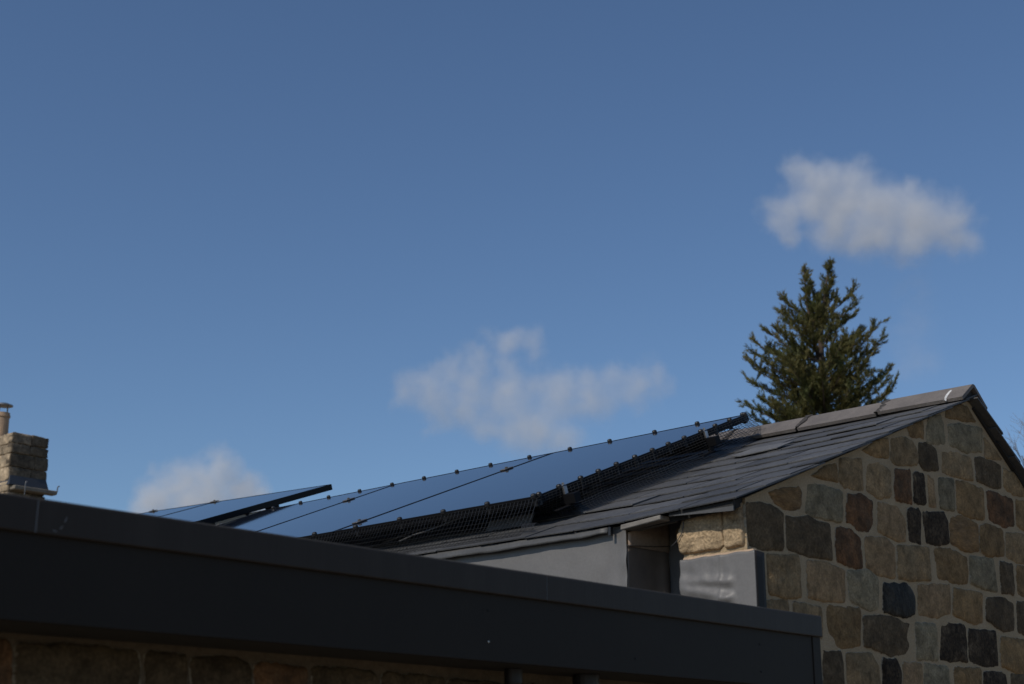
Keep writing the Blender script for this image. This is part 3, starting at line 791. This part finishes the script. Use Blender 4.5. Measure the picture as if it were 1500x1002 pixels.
for i, (lab) in enumerate(('raised solar panel with thick black side above the row', 'solar panel at the far left end touching the fascia line')):
    half = W1 if i == 0 else W5 - W1 - .008
    Mi = M5 @ Matrix.Translation((-i * (W1 + .008), 0, 0))
    # a thing's frame must not shear: build its parts with baked, true coordinates instead
    t = thing('solar_panel', lab, 'solar panel', BASE @ Matrix.Translation(Mi.translation), 'raised solar panels at the left')
    off = Mi.translation
    def baked(name, boxes, m):
        bm = bmesh.new()
        for bx in boxes: box(bm, *bx)
        for v in bm.verts: v.co = (Mi @ v.co) - off
        return bm_obj(name, bm, m, t)
    fw = .012
    baked('frame', [(-half, -half + fw, 0, LN, -.042, 0), (-fw, 0, 0, LN, -.042, 0), (-half + fw, -fw, 0, fw, -.042, 0), (-half + fw, -fw, LN - fw, LN, -.042, 0)], M_frame)
    baked('glass', [(-half + fw, -fw, fw, LN - fw, -.008, -.0016)], M_pv)
    baked('back_sheet', [(-half + fw, -fw, fw, LN - fw, -.014, -.009)], M_black)
    if i == 0: baked('foot', [(-.10, -.02, .62, .70, -.11, -.043), (-.10, -.02, 1.2, 1.26, -.09, -.043)], M_frame)
    for xx in ((-half,) if i == 0 else (-(along(226) - W1),)):
        c = link(bpy.data.objects.new('clamp', CL), t); c.matrix_local = Matrix.Translation(Mi @ Vector((xx, LN - .004, .001)) - off) @ Matrix.Rotation(0, 4, 'Z') @ Mi.to_3x3().normalized().to_4x4() @ Matrix.Rotation(math.pi / 2, 4, 'Z')

# rails under the row
for i, (s, lab) in enumerate(zip(RS, ('lower mounting rail under the solar row, nearer the eave', 'upper mounting rail under the solar row, nearer the ridge'))):
    t = thing('mounting_rail', lab, 'rail', BASE @ Matrix.Translation(PB + Sp * s + Np * -.035) @ PM, 'mounting rails under the solar row')
    bm = bmesh.new(); box(bm, -4 * (PW + .008), .07, -.02, .02, -.042, -.001); bm_obj('rail_bar', bm, M_frame, t)
    bm = bmesh.new(); box(bm, .004, .017, -.012, .012, -.001, .033); box(bm, -.006, .017, -.012, .012, .0365, .0395); bevel(bm, .002, 1); bm_obj('end_clamp', bm, M_steel, t)
    bm = bmesh.new(); lathe(bm, [(.006, .040), (.006, .049), (.004, .050)], 8, (.009, 0, 0)); bm_obj('clamp_bolt', bm, M_steel, t)
    gap = (PB + Sp * s - Vector((0, 0, ZC))).dot(N_) - .035
    for b_ in (.02, 1.1, 2.2, 3.3, 4.4):
        bm = bmesh.new(); box(bm, -b_ - .009 + .04, -b_ + .009 + .04, -.02, .010, -gap + .012, -.042); box(bm, -b_ - .018 + .04, -b_ + .018 + .04, -.10, .012, -gap + .012, -gap + .018); bevel(bm, .002, 1)
        bm_obj('roof_hook', bm, M_frame, t)

# ------------------------------------------------------------------ bird netting
def net_mesh(fn, nu, nv, r=.0010, skip=0.0):
    """wires of a welded net laid on the surface fn(u, v); three-sided wires"""
    bm = bmesh.new()
    G = [[Vector(fn(i / nu, j / nv)) for j in range(nv + 1)] for i in range(nu + 1)]
    for i in range(nu + 1): tube(bm, G[i], r, 3, False)
    for j in range(nv + 1): tube(bm, [G[i][j] for i in range(nu + 1)], r, 3, False)
    return bm
def knob():
    bm = bmesh.new(); lathe(bm, [(.010, -.012), (.013, -.008), (.013, .004), (.010, .009), (.004, .011)], 12); box(bm, -.005, .005, -.012, .004, -.045, -.010)
    bmesh.ops.recalc_face_normals(bm, faces=bm.faces)
    me = bpy.data.meshes.new('net_clip'); bm.to_mesh(me); bm.free(); me.materials.append(M_black); return me
KN = knob()
def rfoot(u, v, n=.012): return rhit(u, v, n)
# side net: from the frame's right edge out on to the slates
foot_px = [(.0, 800, 757), (.06, 812, 757), (.14, 853, 751), (.33, 915, 725), (.5, 971, 703), (.78, 1067, 663), (.96, 1118, 636), (1.0, 1126, 633)]
foot_bs = []
for f, u, v in foot_px:
    p = rfoot(u, v, .018); foot_bs.append((f, p.y - .02, (p - Vector((0, 0, ZC))).dot(S_)))
def foot_at(f):
    for (f0, b0, s0), (f1, b1, s1) in zip(foot_bs, foot_bs[1:]):
        if f <= f1 + 1e-9:
            t = (f - f0) / (f1 - f0); return b0 + (b1 - b0) * t, s0 + (s1 - s0) * t
    return foot_bs[-1][1:]
def bez(p0, p1, p2, p3, t):
    q = 1 - t; return p0 * q ** 3 + p1 * 3 * q * q * t + p2 * 3 * q * t * t + p3 * t ** 3
def sidenet(u, v):
    top = PB + Sp * (PLEN * u) + Np * -.008 + Vector((0, -.004, 0))
    fb_, fs = foot_at(u)
    n_ = .018
    foot = roof(fb_, fs, n_) 
    wob = mnoise.noise(Vector((u * 9, 3, 1))) * .012
    foot = foot + Vector((0, wob, 0))
    mid1 = top + Vector((0, -.02, -.055)); mid2 = foot + Vector((0, .06, .004 + .01 * mnoise.noise(Vector((u * 14, 1, 1)))))
    if u > .93: mid2 = foot + Vector((0, .05, .03))
    p = bez(top, mid1, mid2, foot, v)
    q = p - Vector((0, 0, ZC)); d = q.dot(N_) + ROOF_DROP - sag(p.y, q.dot(S_))
    if d < .018 and p.x < APEX_A - .12: p = p + N_ * (.018 - d)
    return p + Vector((0, mnoise.noise(Vector((u * 30, v * 5, 4))) * .004, 0))
t = thing('bird_netting', 'black wire netting hanging from the near side of the end panel', 'netting', None, 'bird netting round the solar row')
bm = net_mesh(sidenet, 68, 14, .00135); bm_obj('wire_mesh', bm, M_wire, t)
for k in range(13):
    s = .03 + k * (PLEN - .05) / 12
    link(bpy.data.objects.new('net_clip', KN), t, Matrix.Translation(PB + Sp * (s + random.uniform(-.01, .01)) + Np * .002 + Vector((0, .004, 0))) @ PM @ Matrix.Rotation(random.uniform(-.3, .3), 4, 'Z'))
# lower net: from the bottom edges of the row down to the eave slates
LN4 = 3 * (PW + .008)
def lownet(u, v):
    b = 1.075 + LN4 * u
    top = Vector((PB.x - .004, b, PB.z)) + Np * -.010
    foot = roof(b + .02 * mnoise.noise(Vector((b * 3, 1, 1))), -.06 - .05 * min(1, u * 3) + .02 * mnoise.noise(Vector((b * 2.2, 7, 1))), .018)
    mid1 = top + Vector((-.012, 0, -.05)); mid2 = foot + S_ * .06 + N_ * (.004)
    p = bez(top, mid1, mid2, foot, v)
    return p + Vector((mnoise.noise(Vector((b * 7, v * 3, 2))) * .006, 0, mnoise.noise(Vector((b * 5, v * 3, 9))) * .003))
t = thing('bird_netting', 'black wire netting along the lower edge of the solar row', 'netting', None, 'bird netting round the solar row')
bm = net_mesh(lownet, 178, 10, .0011); bm_obj('wire_mesh', bm, M_wire, t)
k = 0
b = 1.10
while b < 1.083 + LN4:
    link(bpy.data.objects.new('net_clip', KN), t, Matrix.Translation(Vector((PB.x, b, PB.z)) + Np * .002 + Sp * .004) @ PM @ Matrix.Rotation(math.pi / 2, 4, 'Z'))
    b += .29 + random.uniform(-.02, .02)
bm = bmesh.new()                                            # curled spare end at the corner
for q in range(9):
    y = 1.0 + q * .011
    tube(bm, [roof(y, -.03 + .02 * math.cos(a_) + .003 * q, .036 + .018 * math.sin(a_)) for a_ in [i * .6 for i in range(9)]], .0010, 3, False)
bm_obj('rolled_end', bm, M_wire, t)
# upper net behind the top edge
def topnet(u, v):
    b = 1.08 + 4 * (PW + .008) * u
    top = Vector((PT.x + .004, b, PT.z)) + Np * -.01
    foot = Vector((APEX_A - .09, b, ZC + APEX_Z + .02))
    return top.lerp(foot, v) + Vector((.03 * math.sin(v * math.pi), 0, 0))
t = thing('bird_netting', 'thin wire netting clipped along the top edge of the solar row', 'netting', None, 'bird netting round the solar row')
bm = net_mesh(topnet, 180, 6, .0010); bm_obj('wire_mesh', bm, M_wire, t)
b = 1.11
while b < 1.083 + 3.6 * (PW + .008):
    link(bpy.data.objects.new('net_clip', KN), t, Matrix.Translation(Vector((PT.x, b, PT.z)) + Np * .002 - Sp * .004) @ PM @ Matrix.Rotation(-math.pi / 2, 4, 'Z'))
    b += .30 + random.uniform(-.02, .02)
# loose slate and a conduit under the row, seen through the net
bm = bmesh.new()
pv = [Vector((PB.x + .03, onA(712, 760, PB.x + .03).y, ZC + .03))]
y0, y1 = onA(778, 760, PB.x + .11).y, onA(713, 765, PB.x + .11).y
hexa(bm, [(PB.x + .10, y0, ZC + .034), (PB.x + .106, y0, ZC + .034), (PB.x + .106, y1, ZC + .034), (PB.x + .10, y1, ZC + .034), (PB.x + .13, y0, ZC + .092), (PB.x + .136, y0, ZC + .092), (PB.x + .136, y1, ZC + .085), (PB.x + .13, y1, ZC + .085)])
tag(bm_obj('loose_slate', bm, M_slate, None, BASE), 'loose dark slate propped under the panel behind the lower netting', 'slate')
bm = bmesh.new()
tube(bm, [onA(u, v, PB.x + .05) for u, v in ((692, 752), (660, 764), (640, 772), (621, 779), (605, 784), (585, 793))], .004, 8)
tag(bm_obj('cable', bm, M_flash, None, BASE, smooth=True), 'thin grey cable sloping behind the lower netting', 'cable')

# ------------------------------------------------------------------ chimney, beyond the fascia at the left
PC = L(EYE + ray(20, 633) * 19.0)
pa = hit(72, 641, PC, (0, 1, 0)); WA = pa.x - PC.x
zb = hit(20, 700, PC, (0, 1, 0)).z; WB = .9
ch = thing('chimney', 'stone chimney stack with clay pot behind the fascia at far left', 'chimney', BASE @ Matrix.Translation((PC.x, PC.y, 0)))
zt_ = PC.z
bm = bmesh.new(); box(bm, .02, WA - .02, .02, WB - .02, 0, zt_ - .02); bm_obj('core', bm, M_mortar, ch)
zz = zt_
ci = 0
zl = hit(20, 712, PC, (0, 1, 0)).z
while zz > zl - .55:
    h_ = random.uniform(.13, .19); y0 = zz - h_ + .012
    jog = random.uniform(-.006, .012)
    cutw = WA * random.choice((.35, .5, .62)) + random.uniform(-.03, .03)
    top = zz - .003
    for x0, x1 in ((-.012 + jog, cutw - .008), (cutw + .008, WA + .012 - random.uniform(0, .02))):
        stone([(x0, y0), (x1, y0), (x1, top - random.uniform(0, .012)), (x0, top)], lambda x, y, w_: Vector((x, -w_, y)), 'chim_shade', ch, proud=random.uniform(.004, .014), depth=.08, seg=.03, amp=.006, bulge=.003)
    x = 0.0
    while x < WB:
        l_ = random.uniform(.2, .42)
        stone([(x + .006, y0), (min(x + l_, WB) - .006, y0), (min(x + l_, WB) - .006, top), (x + .006, top - random.uniform(0, .012))][::-1], lambda y_, z_, w_: Vector((-w_ - .006, y_, z_)), 'chim', ch, proud=random.uniform(.004, .012), depth=.08, seg=.03, amp=.006, bulge=.003)
        x += l_
    zz -= h_
# lead apron, ledge, brackets
bm = bmesh.new()
z1, z2 = hit(20, 697, PC, (0, 1, 0)).z, hit(20, 711, PC, (0, 1, 0)).z
hexa(bm, [(-.02, -.055, z2), (WA + .03, -.055, z2), (WA + .02, WB, z2), (-.02, WB, z2), (.0, -.026, z1), (WA + .0, -.026, z1), (WA, WB, z1), (.0, WB, z1)])
bm_obj('lead_apron', bm, M_lead, ch)
ple = Vector((PC.x, PC.y - .12, 0))
q0, q1 = hit(18, 710, ple, (0, 1, 0)) - PC, hit(83.5, 724, ple, (0, 1, 0)) - PC
zq = (q0.z + q1.z) / 2 + PC.z
bm = bmesh.new(); box(bm, q0.x + .03, q1.x, -.13, .0, zq - .03, zq + .022); bevel(bm, .008, 1); bm_obj('ledge', bm, M_ledge, ch)
for fx in (.27, .985):
    bm = bmesh.new(); xx = q0.x + (q1.x - q0.x) * fx
    tube(bm, [(xx, -.135, zq - .09 if fx < .5 else zq), (xx, -.137, zq + .06), (xx + .012, -.13, zq + .085), (xx + .03, -.13, zq + .088)], .008, 6); bm_obj('bracket', bm, M_cowl, ch)
# clay pot and cowl
pc = hit(2, 630, Vector((PC.x + WA * .46, 0, 0)), (1, 0, 0)) - PC
yb = pc.y; cx = WA * .46
bm = bmesh.new()
ztop = hit(2, 604, Vector((PC.x + cx, 0, 0)), (1, 0, 0)).z
hgt = ztop - zt_
lathe(bm, [(.115, 0), (.115, .04), (.095, .06), (.088, hgt - .07), (.10, hgt - .06), (.10, hgt - .035), (.092, hgt - .03), (.092, hgt), (.075, hgt)], 24, (cx, yb, zt_ - .02))
pot = bm_obj('pot', bm, M_pot, ch, smooth=False)
for k in range(4):
    an = k * math.pi / 2 + .4; bm = bmesh.new(); px, py = cx + .075 * math.cos(an), yb + .075 * math.sin(an)
    tube(bm, [(px, py, zt_ + hgt - .03), (px, py, zt_ + hgt + .085)], .006, 6); bm_obj('cowl_post', bm, M_cowl, pot)
bm = bmesh.new(); lathe(bm, [(.05, .075), (.122, .078), (.122, .092), (.06, .115), (.01, .12)], 24, (cx, yb, zt_ + hgt)); bm_obj('cowl', bm, M_cowl, pot)
bm = bmesh.new(); hexa(bm, [(-.01, -.01, zt_ - .03), (WA + .005, -.01, zt_ - .03), (WA + .005, WB, zt_ - .03), (-.01, WB, zt_ - .03), (.05, .05, zt_ + .015), (WA - .05, .05, zt_ + .01), (WA - .05, WB - .05, zt_ + .01), (.05, WB - .05, zt_ + .015)])
bm_obj('mortar_cap', bm, ST['chim'], ch)

# ------------------------------------------------------------------ conifer behind the ridge
DT = 24.0
rc = ray(1200, 500); hz = math.hypot(rc.x, rc.y); TB = Vector((rc.x / hz * DT, rc.y / hz * DT, 0)); az = math.atan2(rc.x, rc.y)
TMX = Matrix.Translation(TB) @ Matrix.Rotation(-az, 4, 'Z')
TI = TMX.inverted(); tcam = TI @ EYE
def onT(u, v, y=0.0):
    d = TI.to_3x3() @ ray(u, v); return tcam + d * ((y - tcam.y) / d.y)
tree = thing('conifer_tree', 'tall dark green conifer with two tips behind the ridge', 'tree', TMX)
rnd = random.Random(5)
lead = [(1177, 393), (1215, 384)]
split = onT(1202, 500)
LT = [onT(*q) for q in lead]
bm = bmesh.new()
tube(bm, [(0, 0, 0), (.02, 0, 3), (split.x * .6, 0, split.z - 1.2), split, (split + LT[1]) / 2 + Vector((-.02, 0, 0)), LT[1]], [.16, .13, .07, .045, .025, .006], 8)
tube(bm, [split + Vector((0, 0, -.5)), split + Vector((-.12, .05, .1)), (split + LT[0]) / 2 + Vector((-.08, 0, 0)), LT[0]], [.04, .035, .02, .006], 8)
bm_obj('trunk', bm, M_bark, tree, smooth=True)
prof_l = [onT(u, v) for u, v in ((1175, 390), (1160, 420), (1150, 440), (1135, 470), (1122, 484), (1100, 520), (1098, 545), (1096, 580), (1092, 620))]
prof_r = [onT(u, v) for u, v in ((1221, 380), (1240, 410), (1250, 428), (1262, 460), (1286, 476), (1288, 510), (1305, 540), (1306, 580), (1308, 620))]
def wid(pr, z):
    if z >= pr[0].z: return abs(pr[0].x)
    for a, b in zip(pr, pr[1:]):
        if z >= b.z: t = (a.z - z) / (a.z - b.z); return abs(a.x + (b.x - a.x) * t)
    return abs(pr[-1].x) + (pr[-1].z - z) * .12
bb = bmesh.new(); lv = []; lf = []
def leaf(p, d, l_, w_):
    s = d.orthogonal().normalized(); s.rotate(Matrix.Rotation(rnd.uniform(0, 6.28), 3, d)); i = len(lv)
    lv.extend([p, p + d * l_ * .45 + s * w_, p + d * l_, p + d * l_ * .45 - s * w_]); lf.append((i, i + 1, i + 2, i + 3))
def spray(p, d, ln, dens):
    nlf = int(ln * dens)
    for _ in range(nlf):
        t = rnd.random() ** .8; q = p + d * ln * t
        dd = (d + Vector((rnd.gauss(0, .30), rnd.gauss(0, .30), rnd.gauss(.14, .26)))).normalized()
        leaf(q + Vector((rnd.gauss(0, .012), rnd.gauss(0, .012), rnd.gauss(0, .012))), dd, rnd.uniform(.05, .11) * (1.1 - .35 * t), rnd.uniform(.006, .011) * (1.15 - .6 * t))
def branch(base, tip, dens=1.0):
    L_ = (tip - base).length; sag = Vector((0, 0, -.16 * L_))
    mid = base.lerp(tip, .5) + sag
    pts = [base * (1 - t) ** 2 + mid * 2 * t * (1 - t) + tip * t * t for t in [i / 8 for i in range(9)]]
    tube(bb, pts, [.016 * (1 - i / 9) * min(1, L_) + .003 for i in range(9)], 5, False)
    nt = int(3 + L_ * 18)
    for k in range(nt):
        t = .18 + .82 * (k + rnd.random()) / nt; i = min(7, int(t * 8)); p = pts[i].lerp(pts[i + 1], t * 8 - i)
        d = (pts[i + 1] - pts[i]).normalized()
        q = (d * .75 + Vector((rnd.gauss(0, .5), rnd.gauss(0, .5), rnd.gauss(.42, .30)))).normalized()
        spray(p, q, rnd.uniform(.10, .38) * (1.05 - .45 * t) * min(1, .35 + L_), 205 * dens)
    spray(pts[-2], (pts[-1] - pts[-3]).normalized(), .2 * min(1, .3 + L_), 150)
def axis(z):
    if z > split.z: t = min(1, (z - split.z) / (LT[1].z - split.z)); return split.lerp(LT[1], t)
    return Vector((split.x * z / split.z, 0, z))
ztop_t = max(p.z for p in LT)
# tips that stand out in the silhouette
for (u, v), dz, yy in (((1147, 436), .45, -.1), ((1150, 470), .4, .1), ((1121, 482), .6, -.1), ((1104, 500), .6, .1), ((1090, 524), .6, -.1), ((1097, 558), .5, .2), ((1091, 590), .5, -.2), ((1140, 455), .4, .2),
                ((1252, 424), .45, .1), ((1256, 441), .4, -.1), ((1250, 462), .35, .1), ((1288, 474), .75, -.2), ((1291, 497), .7, .1), ((1284, 512), .6, -.2), ((1306, 538), .75, .1), ((1308, 566), .6, -.1), ((1302, 592), .5, .2), ((1262, 485), .5, .2)):
    tip = onT(u, v, yy); zb_ = tip.z - dz; base = axis(zb_)
    if u < 1180 and zb_ > split.z - .3: base = split.lerp(LT[0], max(0, (zb_ - split.z) / (LT[0].z - split.z)))
    branch(base, tip, 1.15)
# two leaders
for T, px in ((LT[0], 1), (LT[1], 1)):
    for k in range(34):
        t = k / 34; z = split.z + (T.z - split.z) * (.1 + .9 * t); c = split.lerp(T, (z - split.z) / (T.z - split.z))
        an = rnd.uniform(0, 6.28); r_ = (.20 * (1 - t) + .012) * rnd.uniform(.6, 1.1)
        branch(c, c + Vector((math.cos(an) * r_, math.sin(an) * r_, r_ * rnd.uniform(.8, 1.5))), .9)
for T in LT: spray(T + Vector((0, 0, -.12)), Vector((.12, 0, 1)).normalized(), .16, 170)
# body
for k in range(122):
    z = 6.6 + (ztop_t - 1.5 - 6.6) * rnd.random() ** 1.6
    an = rnd.uniform(0, 6.28); cx_ = math.cos(an)
    tipz = z + rnd.uniform(.25, .6)
    wd = wid(prof_r if cx_ > 0 else prof_l, tipz) * rnd.uniform(.3, .97)
    tip = Vector((cx_ * wd, math.sin(an) * wd * .95, tipz)); branch(axis(z), tip, .9)
for k in range(190):                                        # lower crown behind the roof
    z = rnd.uniform(2.0, 6.7); an = rnd.uniform(0, 6.28); wd = rnd.uniform(.9, 1.75)
    branch(axis(z), Vector((math.cos(an) * wd, math.sin(an) * wd, z + .3)), .5)
bm_obj('branches', bb, M_bark, tree)
o = mesh('foliage', lv, lf, M_leaf, tree); o['kind'] = 'stuff'

# bare tree peeping in at the right edge
DB = 33.0; rc = ray(1580, 640); hz = math.hypot(rc.x, rc.y)
bt = thing('bare_tree', 'leafless pale tree behind the roof at the right edge', 'tree', Matrix.Translation((rc.x / hz * DB, rc.y / hz * DB, 0)))
bm = bmesh.new(); rb = random.Random(3)
def grow(p, d, ln, r_, lev):
    pts = [p]; q = p
    for i in range(4):
        d = (d + Vector((rb.gauss(0, .12), rb.gauss(0, .12), rb.gauss(.04, .08)))).normalized(); q = q + d * ln / 4; pts.append(q)
    tube(bm, pts, [r_ * (1 - .12 * i) for i in range(5)], 5 if lev < 3 else 3, False)
    if lev < 6:
        for k in range(3 if lev < 5 else 4):
            t = rb.uniform(.35, 1); i = min(3, int(t * 4)); b = pts[i].lerp(pts[i + 1], t * 4 - i)
            ax = d.orthogonal().normalized(); ax.rotate(Matrix.Rotation(rb.uniform(0, 6.28), 3, d))
            grow(b, (d + ax * rb.uniform(.5, .9)).normalized(), ln * rb.uniform(.6, .78), max(.004, r_ * .55), lev + 1)
grow(Vector((0, 0, 0)), Vector((0, 0, 1)), 4.2, .16, 0)
bm_obj('trunk', bm, M_twig, bt)

# ------------------------------------------------------------------ clouds: real lit volumes far off
def cloud_mat(name, blobs, dens, nscale, amp, soft, warp):
    m = bpy.data.materials.new(name); m.use_nodes = True; nt = m.node_tree; N = nt.nodes; K = nt.links
    N.remove(N['Principled BSDF']); out = N['Material Output']
    pv = N.new('ShaderNodeVolumePrincipled'); pv.inputs['Color'].default_value = (.96, .96, .96, 1); pv.inputs['Anisotropy'].default_value = 0.0
    K.new(pv.outputs[0], out.inputs['Volume'])
    tc = N.new('ShaderNodeTexCoord')
    no = N.new('ShaderNodeTexNoise'); no.inputs['Scale'].default_value = nscale; no.inputs['Detail'].default_value = 5; no.inputs['Roughness'].default_value = .62
    no.inputs['Distortion'].default_value = .3
    K.new(tc.outputs['Object'], no.inputs['Vector'])
    wn_ = N.new('ShaderNodeTexNoise'); wn_.inputs['Scale'].default_value = nscale * .55; wn_.inputs['Detail'].default_value = 4; wn_.inputs['Roughness'].default_value = .6
    K.new(tc.outputs['Object'], wn_.inputs['Vector'])
    sb = N.new('ShaderNodeVectorMath'); sb.operation = 'SUBTRACT'; sb.inputs[1].default_value = (.5, .5, .5); K.new(wn_.outputs['Color'], sb.inputs[0])
    sc_ = N.new('ShaderNodeVectorMath'); sc_.operation = 'SCALE'; sc_.inputs['Scale'].default_value = warp; K.new(sb.outputs[0], sc_.inputs[0])
    ad_ = N.new('ShaderNodeVectorMath'); ad_.operation = 'ADD'; K.new(tc.outputs['Object'], ad_.inputs[0]); K.new(sc_.outputs[0], ad_.inputs[1])
    cur = None
    for (x, y, z, r) in blobs:
        s = N.new('ShaderNodeVectorMath'); s.operation = 'DISTANCE'; K.new(ad_.outputs[0], s.inputs[0]); s.inputs[1].default_value = (x, y, z)
        d = N.new('ShaderNodeMath'); d.operation = 'MULTIPLY_ADD'; K.new(s.outputs['Value'], d.inputs[0]); d.inputs[1].default_value = -1.0 / r; d.inputs[2].default_value = 1.0
        if cur is None: cur = d.outputs[0]
        else:
            mx = N.new('ShaderNodeMath'); mx.operation = 'SMOOTH_MAX'; mx.inputs[2].default_value = .25
            K.new(cur, mx.inputs[0]); K.new(d.outputs[0], mx.inputs[1]); cur = mx.outputs[0]
    a = N.new('ShaderNodeMath'); a.operation = 'MULTIPLY_ADD'; K.new(no.outputs['Fac'], a.inputs[0]); a.inputs[1].default_value = amp; a.inputs[2].default_value = -.5 * amp
    b = N.new('ShaderNodeMath'); b.operation = 'ADD'; K.new(cur, b.inputs[0]); K.new(a.outputs[0], b.inputs[1])
    mr = N.new('ShaderNodeMapRange'); mr.interpolation_type = 'SMOOTHSTEP'; mr.inputs['From Min'].default_value = .22; mr.inputs['From Max'].default_value = .22 + soft
    mr.inputs['To Max'].default_value = dens
    K.new(b.outputs[0], mr.inputs['Value']); K.new(mr.outputs['Result'], pv.inputs['Density'])
    return m
def cloud(label, ctr, D, bl, dens, amp=.7, soft=.85, nscale=.026):
    c = ray(*ctr); P = EYE + c * D; az_ = math.atan2(c.x, c.y); px = D / F
    M = Matrix.Translation(P) @ Matrix.Rotation(-az_, 4, 'Z')
    blobs = [((u - ctr[0]) * px, dy * px, (ctr[1] - v) * px, r * px) for u, v, r, dy in bl]
    bm = bmesh.new()
    for x, y, z, r in blobs: bmesh.ops.create_icosphere(bm, subdivisions=3, radius=r * 1.05, matrix=Matrix.Translation((x, y, z)))
    me = bpy.data.meshes.new('cloud'); bm.to_mesh(me); bm.free()
    t_ = bpy.data.objects.new('cloud', me); COL.objects.link(t_)
    md = t_.modifiers.new('r', 'REMESH'); md.mode = 'VOXEL'; md.voxel_size = 8 * px
    dg = bpy.context.evaluated_depsgraph_get(); dg.update()
    me2 = bpy.data.meshes.new_from_object(t_.evaluated_get(dg)); bpy.data.objects.remove(t_)
    me2.materials.clear(); me2.materials.append(cloud_mat('cloud_' + str(int(ctr[0])), blobs, dens / px, nscale / px, amp, soft, 95 * px))
    me2.name = 'cloud'
    o = bpy.data.objects.new('cloud', me2); COL.objects.link(o); o.matrix_world = M
    return tag(o, label, 'cloud', 'small clouds in the blue sky')
cloud('dense pale cloud high at the right above the conifer', (1270, 300), 900,
      [(1200, 275, 72, 0), (1245, 285, 78, 8), (1290, 303, 80, 0), (1335, 322, 76, 8), (1375, 345, 72, 0), (1177, 236, 46, 0), (1218, 246, 40, 0), (1332, 276, 36, 0), (1388, 330, 50, 0), (1392, 366, 46, 0), (1215, 262, 62, 0), (1255, 268, 60, 0), (1150, 300, 50, 0), (1150, 325, 40, 0), (1225, 322, 66, 4), (1280, 338, 66, 4), (1335, 352, 62, 4)], .028)
cloud('thin broad cloud above the middle of the solar row', (770, 570), 900,
      [(635, 578, 62, 0), (690, 585, 72, 8), (742, 500, 52, 0), (780, 505, 44, 0), (655, 535, 44, 0), (697, 518, 38, 0), (750, 580, 70, 0), (815, 572, 76, 8), (870, 580, 66, 0), (930, 563, 64, 0), (965, 558, 44, 0), (780, 628, 76, 0), (825, 640, 56, 0), (720, 620, 56, 0), (595, 578, 40, 0), (735, 545, 50, 0), (690, 552, 50, 0), (640, 605, 50, 0)], .017, amp=1.0)
cloud('bright billowing cloud low at the left beside the raised panel', (300, 730), 900,
      [(325, 688, 56, 0), (350, 715, 66, 6), (300, 708, 60, 0), (262, 712, 56, 0), (228, 732, 54, 0), (380, 742, 58, 0), (300, 752, 84, 0), (210, 748, 40, 0)], .042)
cloud('faint wisp of cloud below the dense right cloud', (1345, 480), 900,
      [(1348, 430, 56, 0), (1340, 475, 60, 0), (1345, 525, 60, 0)], .0028, amp=1.6)
